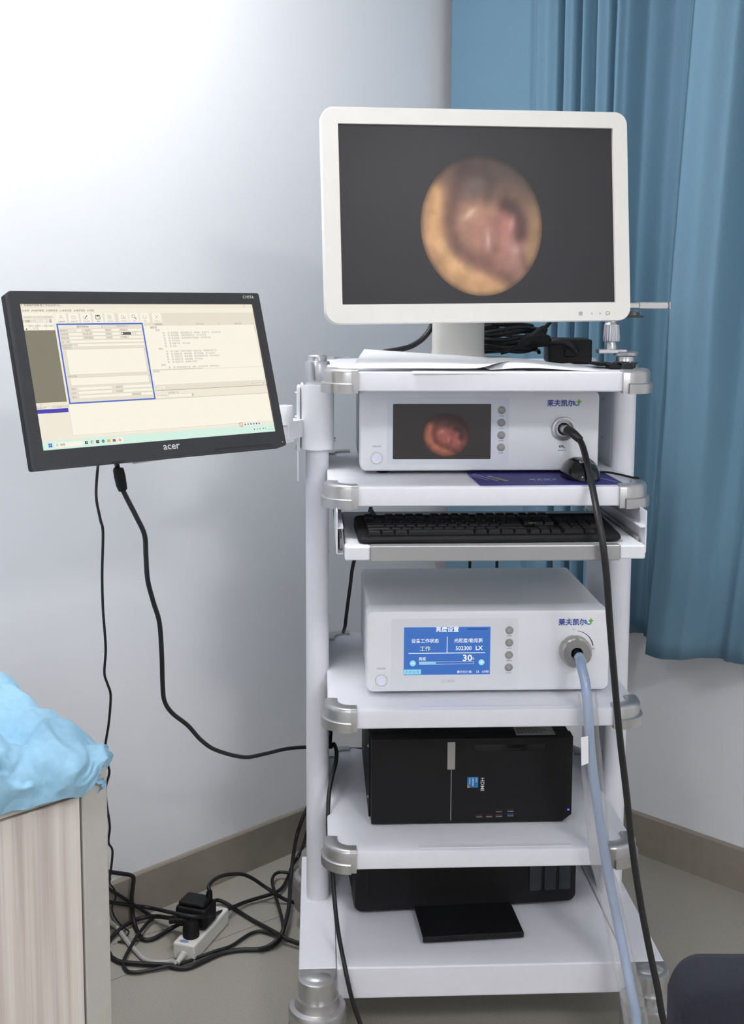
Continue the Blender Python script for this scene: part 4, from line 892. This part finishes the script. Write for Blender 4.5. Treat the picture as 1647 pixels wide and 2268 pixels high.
lpath = [CW(.1815, .05, .757), CW(.1845, .036, .752)]+[atv(x, y, v) for x, y, v in ((1285, 1468, .014), (1294, 1505, -.005), (1300, 1550, -.02), (1303, 1600, -.028), (1307, 1660, -.03), (1315, 1730, -.03), (1325, 1800, -.031), (1335, 1870, -.032), (1349, 1950, -.035), (1365, 2030, -.05), (1381, 2110, -.075), (1396, 2190, -.1), (1409, 2262, -.115))]+[CW(.262, -.13, .05), CW(.29, -.16, .012), CW(.36, -.23, .01)]
bm = B(); tube(bm, [L_(p) for p in crom(lpath, 6)], .0092, 14); finish('lead', bm, mat('light_guide_silicone', (158, 178, 208), .28, var=.05, scale=20, coat=.3), lg, smooth=True, angle=180)
# clear sleeve bagged round the light guide
gm = bpy.data.materials.new('clear_film'); gm.use_nodes = True; N = gm.node_tree.nodes; L = gm.node_tree.links; N.remove(N['Principled BSDF'])
tp = N.new('ShaderNodeBsdfTransparent'); gl = N.new('ShaderNodeBsdfGlossy'); gl.inputs['Roughness'].default_value = .18; df = N.new('ShaderNodeBsdfDiffuse'); df.inputs[0].default_value = (.95, .95, .94, 1)
tp.inputs[0].default_value = (.97, .97, .965, 1)
fr = N.new('ShaderNodeLayerWeight'); fr.inputs[0].default_value = .35
nz = N.new('ShaderNodeTexNoise'); nz.inputs['Scale'].default_value = 30; bp = N.new('ShaderNodeBump'); bp.inputs['Strength'].default_value = .6; bp.inputs['Distance'].default_value = .004; L.new(nz.outputs[0], bp.inputs['Height']); L.new(bp.outputs[0], gl.inputs['Normal'])
m1 = N.new('ShaderNodeMixShader'); m1.inputs[0].default_value = .10; L.new(tp.outputs[0], m1.inputs[1]); L.new(df.outputs[0], m1.inputs[2])
mlt = N.new('ShaderNodeMath'); mlt.operation = 'MULTIPLY'; mlt.inputs[1].default_value = .32; L.new(fr.outputs['Fresnel'], mlt.inputs[0])
m2 = N.new('ShaderNodeMixShader'); L.new(mlt.outputs[0], m2.inputs[0]); L.new(m1.outputs[0], m2.inputs[1]); m3 = N.new('ShaderNodeMixShader'); m3.inputs[0].default_value = .45; L.new(df.outputs[0], m3.inputs[1]); L.new(gl.outputs[0], m3.inputs[2]); L.new(m3.outputs[0], m2.inputs[2]); L.new(m2.outputs[0], N['Material Output'].inputs[0])
sl = [((1278, 1322), 1533, -.02), ((1280, 1324), 1580, -.026), ((1284, 1330), 1660, -.03), ((1290, 1340), 1740, -.031), ((1298, 1346), 1830, -.032), ((1305, 1352), 1900, -.034), ((1322, 1370), 1965, -.038), ((1338, 1384), 2035, -.05), ((1346, 1394), 2080, -.064), ((1354, 1404), 2125, -.08), ((1366, 1418), 2180, -.097), ((1376, 1430), 2235, -.11), ((1388, 1440), 2300, -.12)]
bm = B(); rings = []; NS = 18
ctr = []
for (xa, xb), y, v in sl:
    a, b = atv(xa, y, v), atv(xb, y, v); ctr.append(((a+b)/2, (b-a).length/2, (b-a).normalized()))
cpts = crom([c_[0] for c_ in ctr], 6)
for i, p in enumerate(cpts):
    f_ = i/6; k = min(int(f_), len(ctr)-2); s_ = f_-k; hw = ctr[k][1]*(1-s_)+ctr[k+1][1]*s_
    ring = []
    for q_ in range(NS):
        a = 2*math.pi*q_/NS; wob = 1+.09*noise.noise(V3((math.cos(a)*1.2, math.sin(a)*1.2, i*.35)))
        ring.append(bm.verts.new(p+CU*(hw*math.cos(a)*wob)+CV*(.0135*math.sin(a)*wob)))
    rings.append(ring)
for a, b in zip(rings, rings[1:]):
    for q_ in range(NS): bm.faces.new((a[q_], a[(q_+1) % NS], b[(q_+1) % NS], b[q_]))
slv = finish('plastic_sleeve', bm, gm, smooth=True, angle=180); tag(slv, 'clear crinkled plastic sleeve round the pale blue light guide cable', 'plastic sleeve')
bm = B(); P = [atv(x, y, -.044) for x, y in ((1286, 1633), (1302, 1630), (1303, 1690), (1287, 1696))]; extr(bm, [0, 1, 2, 3], lambda i: P[i], lambda i: P[i]-CV*.0004); finish('tape_label', bm, paperm, slv)

# ------------------------------------------------------------------ other leads behind and beside the cart
cord('mouse_lead', [CW(.2, .146, SH[1]+.012), CW(.225, .151, SH[1]+.007), CW(.25, .15, SH[1]+.006), CW(.272, .13, SH[1]+.004), CW(.287, .1, SH[1]+.003), CW(.297, .085, SH[1]+.002), CW(.303, .08, SH[1]-.02), CW(.304, .1, SH[1]-.06)], .0022, rubber, 'thin black mouse lead running over the right edge of the second shelf')
cord('keyboard_lead', [CW(-.19, .11, 1.003), CW(-.198, .2, 1.0015), CW(-.203, .265, 1.0015), CW(-.204, .285, .992), atv(784, 1242, .3), atv(775, 1300, .34), atv(767, 1360, .36), atv(764, 1386, .37), atv(760, 1400, .42)], .0038, rubber, 'black keyboard lead hanging behind the tray to the shelf below')
for x, lb in ((1040, 'thin black lead hanging behind the light source, nearer the couch'), (1100, 'thin black lead hanging behind the light source, nearer the curtain')):
    cord('rear_lead', [atv(x, 1195, .535), atv(x, 1250, .54), atv(x-4, 1330, .54), atv(x-2, 1480, .54), atv(x+5, 1700, .54)], .0035, rubber, lb)
z4 = lambda X_, Y_: (640+X_/1.961, 1560+Y_/1.961)
pth = [(178, 165, .36), (195, 172, .33), (206, 205, .3), (203, 250, .26), (188, 310, .22), (174, 380, .19), (169, 470, .17), (170, 560, .15), (180, 650, .13), (190, 750, .11), (200, 880, .08), (212, 980, .045), (226, 1060, .02), (240, 1130, -.008), (252, 1190, -.022), (276, 1290, -.028), (310, 1390, -.035)]
cord('floor_lead', [CW(-.27, .5, .56)]+[atv(*z4(a, b), v) for a, b, v in pth]+[CW(-.21, -.06, .03), CW(-.17, -.1, .006), CW(-.1, -.2, .006)], .0042, rubber, 'black lead running down the left cart post and over the base to the floor')
# thick and thin leads from the black monitor
Mb = AM0 @ V3((-.085, .02, -.13))
dep = lambda pts: [atY(*p) for p in pts]
mlp = [AM0 @ V3((-.09, .016, -.125))]+dep([(259, 1030, 1.90), (263, 1052, 1.905), (270, 1080, 1.91), (281, 1104, 1.915), (302, 1145, 1.92), (320, 1185, 1.93), (323, 1230, 1.94), (327, 1285, 1.95), (340, 1335, 1.97), (353, 1380, 1.99), (358, 1450, 2.02), (360, 1515, 2.05), (364, 1552, 2.08), (381, 1579, 2.12), (416, 1607, 2.18), (446, 1640, 2.24), (480, 1662, 2.3), (540, 1677, 2.42), (585, 1670, 2.5), (632, 1659, 2.58), (680, 1655, 2.62), (745, 1659, 2.62), (815, 1660, 2.6), (850, 1665, 2.59)])
mll = thing('video_lead', 'thick black video lead hanging from the black monitor and sagging across to the computer', 'cable', mlp[0], 0)
bm = B(); tube(bm, [p-mlp[0] for p in crom(mlp, 6)], .0042, 10); finish('lead', bm, rubber, mll, smooth=True, angle=180)
bm = B(); tube(bm, [p-mlp[0] for p in dep([(262, 1036, 1.902), (262, 1040, 1.902), (265, 1055, 1.906), (269, 1075, 1.91), (272, 1085, 1.912)])], lambda t: .0075+.002*math.sin(math.pi*t), 10); finish('ferrite', bm, dark, mll, smooth=True, angle=60)
cord('power_lead', [AM0 @ V3((-.118, .014, -.13))]+dep([(216, 1040, 1.885), (213, 1100, 1.885), (222, 1150, 1.89), (228, 1180, 1.90), (226, 1270, 1.93), (228, 1350, 1.96), (234, 1435, 2.0), (231, 1490, 2.03), (238, 1515, 2.05), (245, 1541, 2.06), (241, 1600, 2.08), (233, 1655, 2.10), (238, 1690, 2.12), (242, 1712, 2.13), (234, 1745, 2.14), (236, 1780, 2.15), (243, 1830, 2.17), (240, 1865, 2.18), (249, 1885, 2.2), (245, 1930, 2.22), (241, 1950, 2.23), (232, 1990, 2.25)])+[atY(222, 2040, 2.27), atY(205, 2100, 2.25)-WL*.05, V3((-.6, 2.14, .02)), V3((-.72, 2.04, .005)), V3((-.9, 1.85, .005))], .0023, rubber, 'thin kinked black power lead hanging from the black monitor past the couch corner')

# ------------------------------------------------------------------ power strip and leads on the floor
zf = lambda X_, Y_: (230+X_/3.66, 1880+Y_/3.66)
def fw(X_, Y_, h):
    px, py = zf(X_, Y_); P = atz(px, py, h)
    if (P-K0).dot(NL) < .03: P = plane(px, py, K0+NL*.03, NL)
    return P
a = atz(406, 2090, .04); b = atz(484, 2005, .04); sdir = (b-a).normalized(); SL = (b-a).length; ang = math.atan2(sdir.y, sdir.x)
st = thing('power_strip', 'white power strip lying on the floor in the tangle of leads', 'power strip', (a.x, a.y, .0005), ang)
bm = B(); box(bm, 0, SL, -.026, .026, 0, .038, .004, 2); finish('body', bm, mat('strip_plastic', (224, 222, 216), .45, var=.02), st)
bm = B(); lathe(bm, [(.009, 0), (.009, .0008), (0, .001)], 20, T(.011, .004, .038), sx=.6, sy=1.2); finish('indicator', bm, mat('strip_mark', (130, 150, 190), .5), st)
bm = B(); tube(bm, [V3((.0, 0, .016)), V3((-.012, 0, .014)), V3((-.03, 0, .011))], lambda t: .0085-.003*t, 12); finish('cable_gland', bm, mat('strip_grey', (196, 195, 190), .5), st)
for k in range(5):
    bm = B(); lathe(bm, [(.0085-.0007*k, -.001), (.0085-.0007*k, .001)], 14, T(-.004-.005*k, 0, .0155-.001*k) @ Matrix.Rotation(math.pi/2, 4, 'Y')); finish('gland_ring', bm, MATS['strip_grey'], st)
lb_ = thing('plug_adapter', 'bulky black travel plug adapter pushed into the power strip', 'plug', T(a.x, a.y, .0388) @ rotz(ang) @ V3((.082, .014, 0)), ang)
bm = B(); box(bm, -.024, .036, -.038, .038, .0, .05, .009, 3); finish('body', bm, dark, lb_)
bm = B(); box(bm, -.02, .03, -.032, .032, .049, .059, .006, 2); finish('top', bm, dark, lb_)
bm = B(); tube(bm, [V3((.02, -.024, .045)), V3((.02, -.026, .066)), V3((.02, -.027, .073))], lambda t: .0085-.0025*t, 12); finish('cable_boot', bm, dark, lb_, smooth=True, angle=50)
pg = thing('mains_plug', 'small round black mains plug in the power strip, below the bulky adapter', 'plug', T(a.x, a.y, .0388) @ rotz(ang) @ V3((.036, 0.0, 0)), ang)
bm = B(); lathe(bm, [(.018, 0), (.0185, .003), (.0185, .018), (.016, .022), (.0165, .029), (.013, .036), (0, .037)], 20); finish('body', bm, dark, pg, smooth=True, angle=40)
bm = B(); tube(bm, crom([(0, .005, .034), (-.004, .03, .032), (-.006, .048, .028)], 5), .0065, 10); finish('cable_boot', bm, dark, pg, smooth=True, angle=50)
bt_ = lambda X_, Y_, h: atz(*zf(X_, Y_), h)
boot = T(a.x, a.y, .0388) @ rotz(ang) @ V3((.102, -.013, .073))
cords = [
 ('black lead arching up from the adapter and over to the cart base', [boot]+[bt_(850, 300, .12), bt_(900, 245, .12), bt_(985, 212, .11), bt_(1110, 205, .09), bt_(1200, 238, .07), bt_(1300, 305, .045), bt_(1380, 357, .03), bt_(1450, 402, .015), bt_(1520, 428, .008), bt_(1600, 436, .006), bt_(1700, 436, .006)], .005),
 ('black lead drooping from the wall behind the couch and looping back to the plug', [fw(-60, 175, .05), fw(38, 186, .05), fw(120, 198, .05), fw(205, 210, .05), fw(240, 235, .05), fw(236, 300, .04), fw(226, 400, .03), fw(235, 540, .006), fw(260, 640, .006), fw(300, 718, .006), fw(350, 738, .006), fw(420, 720, .006), fw(520, 660, .008), fw(600, 615, .02), fw(660, 585, .05)], .0055),
 ('black lead crossing in front of the adapter and rising behind the cart', [fw(-40, 425, .006), fw(50, 432, .006), fw(200, 455, .01), fw(380, 480, .03), bt_(560, 520, .075), bt_(700, 547, .085), bt_(830, 548, .07), bt_(930, 518, .04), bt_(1050, 470, .02), bt_(1150, 430, .012), bt_(1280, 390, .012), fw(1370, 362, .012), fw(1440, 320, .012), fw(1490, 235, .012), fw(1525, 140, .012), fw(1570, 70, .05), fw(1610, -10, .05), fw(1640, -120, .05), fw(1680, -260, .05)], .005),
 ('black lead doubling back in a narrow loop in front of the power strip', [fw(-30, 300, .006), fw(45, 330, .006), fw(150, 392, .006), fw(260, 465, .012), fw(360, 530, .012), fw(400, 558, .012), fw(355, 600, .012), fw(280, 690, .016), fw(220, 790, .012), fw(172, 880, .008), fw(158, 940, .006), fw(190, 990, .006), fw(260, 1001, .006), fw(380, 982, .006), fw(500, 955, .008), fw(640, 926, .008), fw(765, 880, .006), fw(900, 830, .008), fw(1030, 788, .006), fw(1130, 722, .006), fw(1200, 682, .006), fw(1270, 668, .006), fw(1350, 688, .006), fw(1430, 710, .012), fw(1510, 738, .006), fw(1590, 768, .006), fw(1700, 810, .006)], .0045),
 ('black lead leaving the round plug and bending behind the couch', [pg.location+V3((-.03, .03, .03)), bt_(540, 560, .03), fw(440, 549, .02), fw(330, 556, .012), fw(230, 590, .012), fw(130, 652, .012), fw(62, 722, .006), fw(10, 800, .006), fw(-20, 840, .006)], .0055),
 ('black lead sweeping along the floor in front of the strip and up behind the cart', [fw(-10, 840, .006), fw(60, 880, .006), fw(120, 914, .006), fw(200, 925, .007), fw(350, 935, .007), fw(500, 942, .008), fw(600, 966, .006), fw(700, 958, .006), fw(830, 900, .006), fw(960, 845, .006), fw(1100, 820, .006), fw(1250, 816, .006), fw(1340, 800, .006), fw(1418, 742, .012), fw(1458, 640, .03), fw(1490, 520, .03), fw(1505, 400, .03), fw(1512, 260, .03), fw(1527, 120, .05), fw(1540, 20, .05), fw(1560, -90, .05), fw(1600, -220, .05), fw(1660, -360, .05)], .0058),
 ('black lead running straight from behind the adapter to the cart base', [bt_(840, 440, .03), bt_(880, 425, .02), bt_(930, 417, .012), fw(1000, 448, .008), fw(1080, 500, .006), fw(1200, 575, .006), fw(1320, 640, .008), fw(1430, 700, .018), fw(1500, 738, .016), fw(1600, 772, .014), fw(1700, 812, .014)], .005),
 ('black lead bent in a tall loop beside the cart base', [fw(1530, 200, .02), fw(1490, 194, .02), fw(1420, 190, .02), fw(1376, 218, .02), fw(1364, 275, .02), fw(1395, 390, .02), fw(1428, 510, .02), fw(1450, 610, .02), fw(1446, 680, .02), fw(1405, 735, .02), fw(1330, 790, .012), fw(1260, 812, .012)], .0045),
]
def under(P, k=.3): return [V3((P.x, P.y, .006))-WL*(k+.25), V3((P.x, P.y, .006))-WL*k, V3((P.x, P.y, min(P.z, .03)))-WL*.12]
for i_, (lb, pts, r) in enumerate(cords):
    if i_ in (1, 2, 3, 5): cords[i_] = (lb, under(pts[0], .3+.03*i_)+pts, r)
    if i_ == 4: cords[i_] = (lb, pts+under(pts[-1], .3)[::-1], r)
for lb, pts, r in cords: cord('floor_cable', pts, r*.88, rubber, lb, group=None)
cord('thin_wire', under(fw(20, 262, .05), .3)+[fw(20, 262, .05), fw(48, 285, .05), fw(88, 335, .04), fw(94, 400, .03), fw(66, 480, .01), fw(92, 560, .006), fw(150, 630, .012), fw(200, 668, .012), fw(188, 702, .008), fw(132, 750, .004), fw(116, 752, .004), fw(180, 760, .004), fw(250, 748, .004), fw(292, 735, .006), fw(310, 702, .008)], .0018, rubber, 'thin kinked black wire tangled beside the couch on the floor', n=4)
gl0 = T(a.x, a.y, 0) @ rotz(ang) @ V3((-.03, 0, .011))
cord('strip_lead', [gl0, fw(548, 914, .008), fw(490, 920, .006), fw(410, 920, .006), fw(330, 895, .006), fw(255, 825, .006), fw(180, 740, .006), fw(112, 645, .006), fw(50, 598, .006), fw(-20, 560, .006)]+under(fw(-20, 560, .006), .35)[::-1], .0055, mat('grey_lead', (178, 176, 172), .5), 'pale grey lead of the power strip curving away behind the couch')

# ------------------------------------------------------------------ treatment couch and its blue sheet
CP = atY(240, 1850, 1.82); CP.z = 0
ca_, cb_ = -WL, -NL                       # along the face towards the camera, and back to the wall
CDEP = (CP-K0).dot(NL)-.03
def fz(px, py): return plane(px, py, CP, NL)
d0 = fz(182, 1762); door_top = d0.z; ztop_f = door_top+.035; door_a = (d0-CP).dot(ca_)
couch = thing('treatment_couch', 'treatment couch with grey frame and pale wood-grain door, at the left wall', 'couch', CP, A_)
# local: x along +WL, y along +WL rotated (= -NL is +y)
CL = 1.75
frm = mat('couch_frame', (192, 189, 181), .5, var=.02, scale=80, bump=.03, bscale=700)
wood = bpy.data.materials.new('pale_wood_grain'); wood.use_nodes = True; N = wood.node_tree.nodes; L = wood.node_tree.links; b_ = N['Principled BSDF']
tc = N.new('ShaderNodeTexCoord'); mp = N.new('ShaderNodeMapping'); mp.inputs['Scale'].default_value = (42, 42, .9); nz = N.new('ShaderNodeTexNoise'); nz.inputs['Scale'].default_value = 1.; nz.inputs['Detail'].default_value = 3
mp2 = N.new('ShaderNodeMapping'); mp2.inputs['Scale'].default_value = (380, 380, 3); n2 = N.new('ShaderNodeTexNoise'); n2.inputs['Scale'].default_value = 1.
L.new(tc.outputs['Object'], mp.inputs[0]); L.new(mp.outputs[0], nz.inputs[0]); L.new(tc.outputs['Object'], mp2.inputs[0]); L.new(mp2.outputs[0], n2.inputs[0])
rp = N.new('ShaderNodeValToRGB'); rp.color_ramp.elements[0].color = lin((204, 191, 183)); rp.color_ramp.elements[1].color = lin((230, 221, 212)); rp.color_ramp.elements[0].position = .38; rp.color_ramp.elements[1].position = .62
mx = N.new('ShaderNodeMixRGB'); mx.blend_type = 'OVERLAY'; mx.inputs[0].default_value = .28; L.new(nz.outputs[0], rp.inputs[0]); L.new(rp.outputs[0], mx.inputs[1]); L.new(n2.outputs[0], mx.inputs[2]); L.new(mx.outputs[0], b_.inputs['Base Color']); b_.inputs['Roughness'].default_value = .5
bm = B()
th = .02
box(bm, -door_a, 0, 0, th, .06, ztop_f, .002, 1); finish('stile', bm, frm, couch)
bm = B(); box(bm, -CL, -door_a, 0, th, door_top+.003, ztop_f, .002, 1); finish('top_rail', bm, frm, couch)
bm = B(); box(bm, -CL, -door_a, 0, th, .06, .10, .002, 1); finish('bottom_rail', bm, frm, couch)
bm = B(); box(bm, -.02, 0, th, CDEP, .06, ztop_f, .002, 1); finish('end_panel', bm, frm, couch)
bm = B(); box(bm, -CL, -.02, CDEP-.02, CDEP, .06, ztop_f, .002, 1); finish('back_panel', bm, frm, couch)
bm = B(); box(bm, -CL, 0, 0, CDEP, ztop_f, ztop_f+.015, .002, 1); finish('bed_board', bm, frm, couch)
bm = B(); box(bm, -CL, -.085, .035, CDEP-.01, ztop_f+.015, ztop_f+.035, .008, 2); finish('mattress', bm, mat('mattress_vinyl', (80, 100, 130), .5), couch)
for k in range(3):
    x1 = -door_a-.0035-k*.56; x0 = x1-.555
    bm = B(); box(bm, max(x0, -CL), x1, .002, .018, .104, door_top-.0015, .0012, 1); dd = finish('door', bm, wood, couch)
    bm = B(); box(bm, x0+.04, x0+.052, -.02, .004, .4, .52, .003, 2); finish('handle', bm, chrome, dd)
bm = B(); box(bm, -CL, -door_a, .019, .022, .1, door_top+.003); finish('gap_lining', bm, frm, couch)
for x in (-.06, -CL+.06):
    for y in (.06, CDEP-.06):
        bm = B(); lathe(bm, [(.02, 0), (.022, .004), (.02, .06)], 16, T(x, y, 0)); finish('foot', bm, dark, couch)
# blue disposable sheet
shm = mat('nonwoven_blue', (158, 205, 231), .75, var=.05, scale=90, bump=.12, bscale=700)
shm.node_tree.nodes['Principled BSDF'].inputs['Subsurface Weight'].default_value = 0
bm = B(); NA, NB = 190, 150; zm = ztop_f+.066; rf = .045; rows_ = []
def crease(p, k=3.): return 1-min(1, abs(noise.noise(p))*k)
def sheet_pt(i, j):
    a = -.15+.85*i/NA; b = -.15+.15*(j/(NB*.42)) if j < NB*.42 else .53*((j-NB*.42)/(NB*.58))
    hang = .074+.012*noise.noise(V3((a*8, 2.2, 2)))+.006*noise.noise(V3((a*38, 1, 7)))
    if b < 0: b = b*hang/.15
    if a < 0: a = a*(.095+.012*noise.noise(V3((b*10, 5, 1))))/.15
    qa, qb = max(a, .066), max(b, .03); ea, eb = qa-a, qb-b; e = math.hypot(ea, eb); e0 = e
    if e > 1e-6:
        da, db = -ea/e, -eb/e
        if ea > 0 and eb > 0: e *= 1-.45*min(1, 2*min(ea, eb)/max(ea, eb))
        e = min(e, .115)
        if e < rf*1.57: an = e/rf; oa, od = rf*math.sin(an), rf*(1-math.cos(an))
        else: oa, od = rf, rf+(e-rf*1.57)
        bulge = .014*math.sin(min(1, e/.11)*math.pi)
        P = V3((qa+da*(oa+bulge), qb+db*(oa+bulge), zm-od)); nr_ = V3((da, db, .45)).normalized()
    else: P = V3((a, b, zm)); nr_ = V3((0, 0, 1))
    hump = .05*math.exp(-((b-.25)/.12)**2-((a-.06)/.18)**2)+.04*math.exp(-((b-.48)/.17)**2-((a-.22)/.28)**2)+.02*math.exp(-((b-.08)/.06)**2-((a-.02)/.08)**2)
    P.z += hump*max(0, 1-e/.06)-.030*math.exp(-max(0, a-.03)/.05)
    pf = V3((a*11+.7*noise.noise(V3((a*13, b*13, 3))), b*9+.7*noise.noise(V3((a*13, b*13, 8))), .3))
    wr = .75*crease(pf*.8, 2.)+.45*crease(pf*1.7+V3((3, 1, 0)), 2.)+.16*crease(pf*3.6+V3((1, 7, 0)), 1.8)+.3*noise.noise(pf*.9)
    edge = min(1, max(0, 1-max(0, b-.02)/.16)); edge = max(edge, min(1, max(0, 1-max(0, a)/.07)))
    amp = .015+.022*edge
    dsp = amp*(wr-.42)
    if e > 1e-6: dsp = max(dsp, -.010)+.004+.004*math.sin(a*70+5*noise.noise(V3((a*8, 0, 0))))*min(1, e/.12)
    P += nr_*dsp
    return (-P.x, P.y, P.z)
for j in range(NB+1): rows_.append([bm.verts.new(sheet_pt(i, j)) for i in range(NA+1)])
for a, b in zip(rows_, rows_[1:]):
    for i in range(NA): bm.faces.new((a[i], a[i+1], b[i+1], b[i]))
so = finish('disposable_sheet', bm, shm, smooth=True, angle=180); so.location = CP; so.rotation_euler = (0, 0, A_)
md = so.modifiers.new('thick', 'SOLIDIFY'); md.thickness = .0012; md.offset = 1
tag(so, 'crumpled light blue disposable sheet draped over the couch end', 'sheet')

# ------------------------------------------------------------------ chair close to the camera
chp = atY(1499, 2186, .98); chx = chp.x+.235
navy = mat('navy_cloth', (27, 29, 42), .9, var=.12, scale=300, bump=.4, bscale=1200)
ch = thing('office_chair', 'dark navy upholstered office chair standing in front of the cart', 'chair', (chx, 1.24, 0), 0)
zt_ = atY(1640, 2139, .98).z
bm = B(); outl = rrect(-.235, .235, zt_-.42, zt_, .026, 8); n = len(outl); cz = zt_-.21
rr = [[bm.verts.new((p[0]*k*(1+.9*max(0, .1-abs(zt_-.1-p[1]) if p[1] < zt_-.02 else .02)), -.26+y, cz+(p[1]-cz)*k)) for p in outl] for k, y in ((.97, -.03), (.99, -.024), (1, -.008), (1, .012), (.97, .03), (.9, .036))]
bm.faces.new(rr[0]); bm.faces.new(rr[-1][::-1])
for a, b in zip(rr, rr[1:]):
    for i in range(n): bm.faces.new((a[i], b[i], b[(i+1) % n], a[(i+1) % n]))
finish('backrest', bm, navy, ch, smooth=True, angle=60)
bm = B(); plateZ(bm, rrect(-.24, .24, -.24, .13, .07, 8), .36, .425); bmesh.ops.bevel(bm, geom=[e for e in bm.edges if abs(e.verts[0].co.z-e.verts[1].co.z) < 1e-5], offset=.018, segments=3, affect='EDGES'); finish('seat', bm, navy, ch, smooth=True, angle=60)
bm = B(); tube(bm, crom([(0, -.27, zt_-.3), (0, -.285, .5), (0, -.24, .35), (0, -.05, .345)], 6), .018, 10); finish('back_support', bm, dark, ch, smooth=True, angle=60)
bm = B(); lathe(bm, [(.045, .09), (.03, .12), (.025, .36)], 20); finish('column', bm, dark, ch, smooth=True, angle=40)
for k in range(5):
    a = 2*math.pi*k/5+.3; d = V3((math.cos(a), math.sin(a), 0)); bm = B(); tube(bm, [d*.03+V3((0, 0, .11)), d*.15+V3((0, 0, .1)), d*.27+V3((0, 0, .075))], lambda t: .022-.008*t, 10); lg_ = finish('base_leg', bm, dark, ch, smooth=True, angle=50)
    bm = B(); lathe(bm, [(.02, -.016), (.028, -.012), (.028, .012), (.02, .016)], 18, T(*(d*.27+V3((0, 0, .029)))) @ rotz(a) @ Matrix.Rotation(math.pi/2, 4, 'X')); finish('caster', bm, dark, lg_, smooth=True, angle=40)
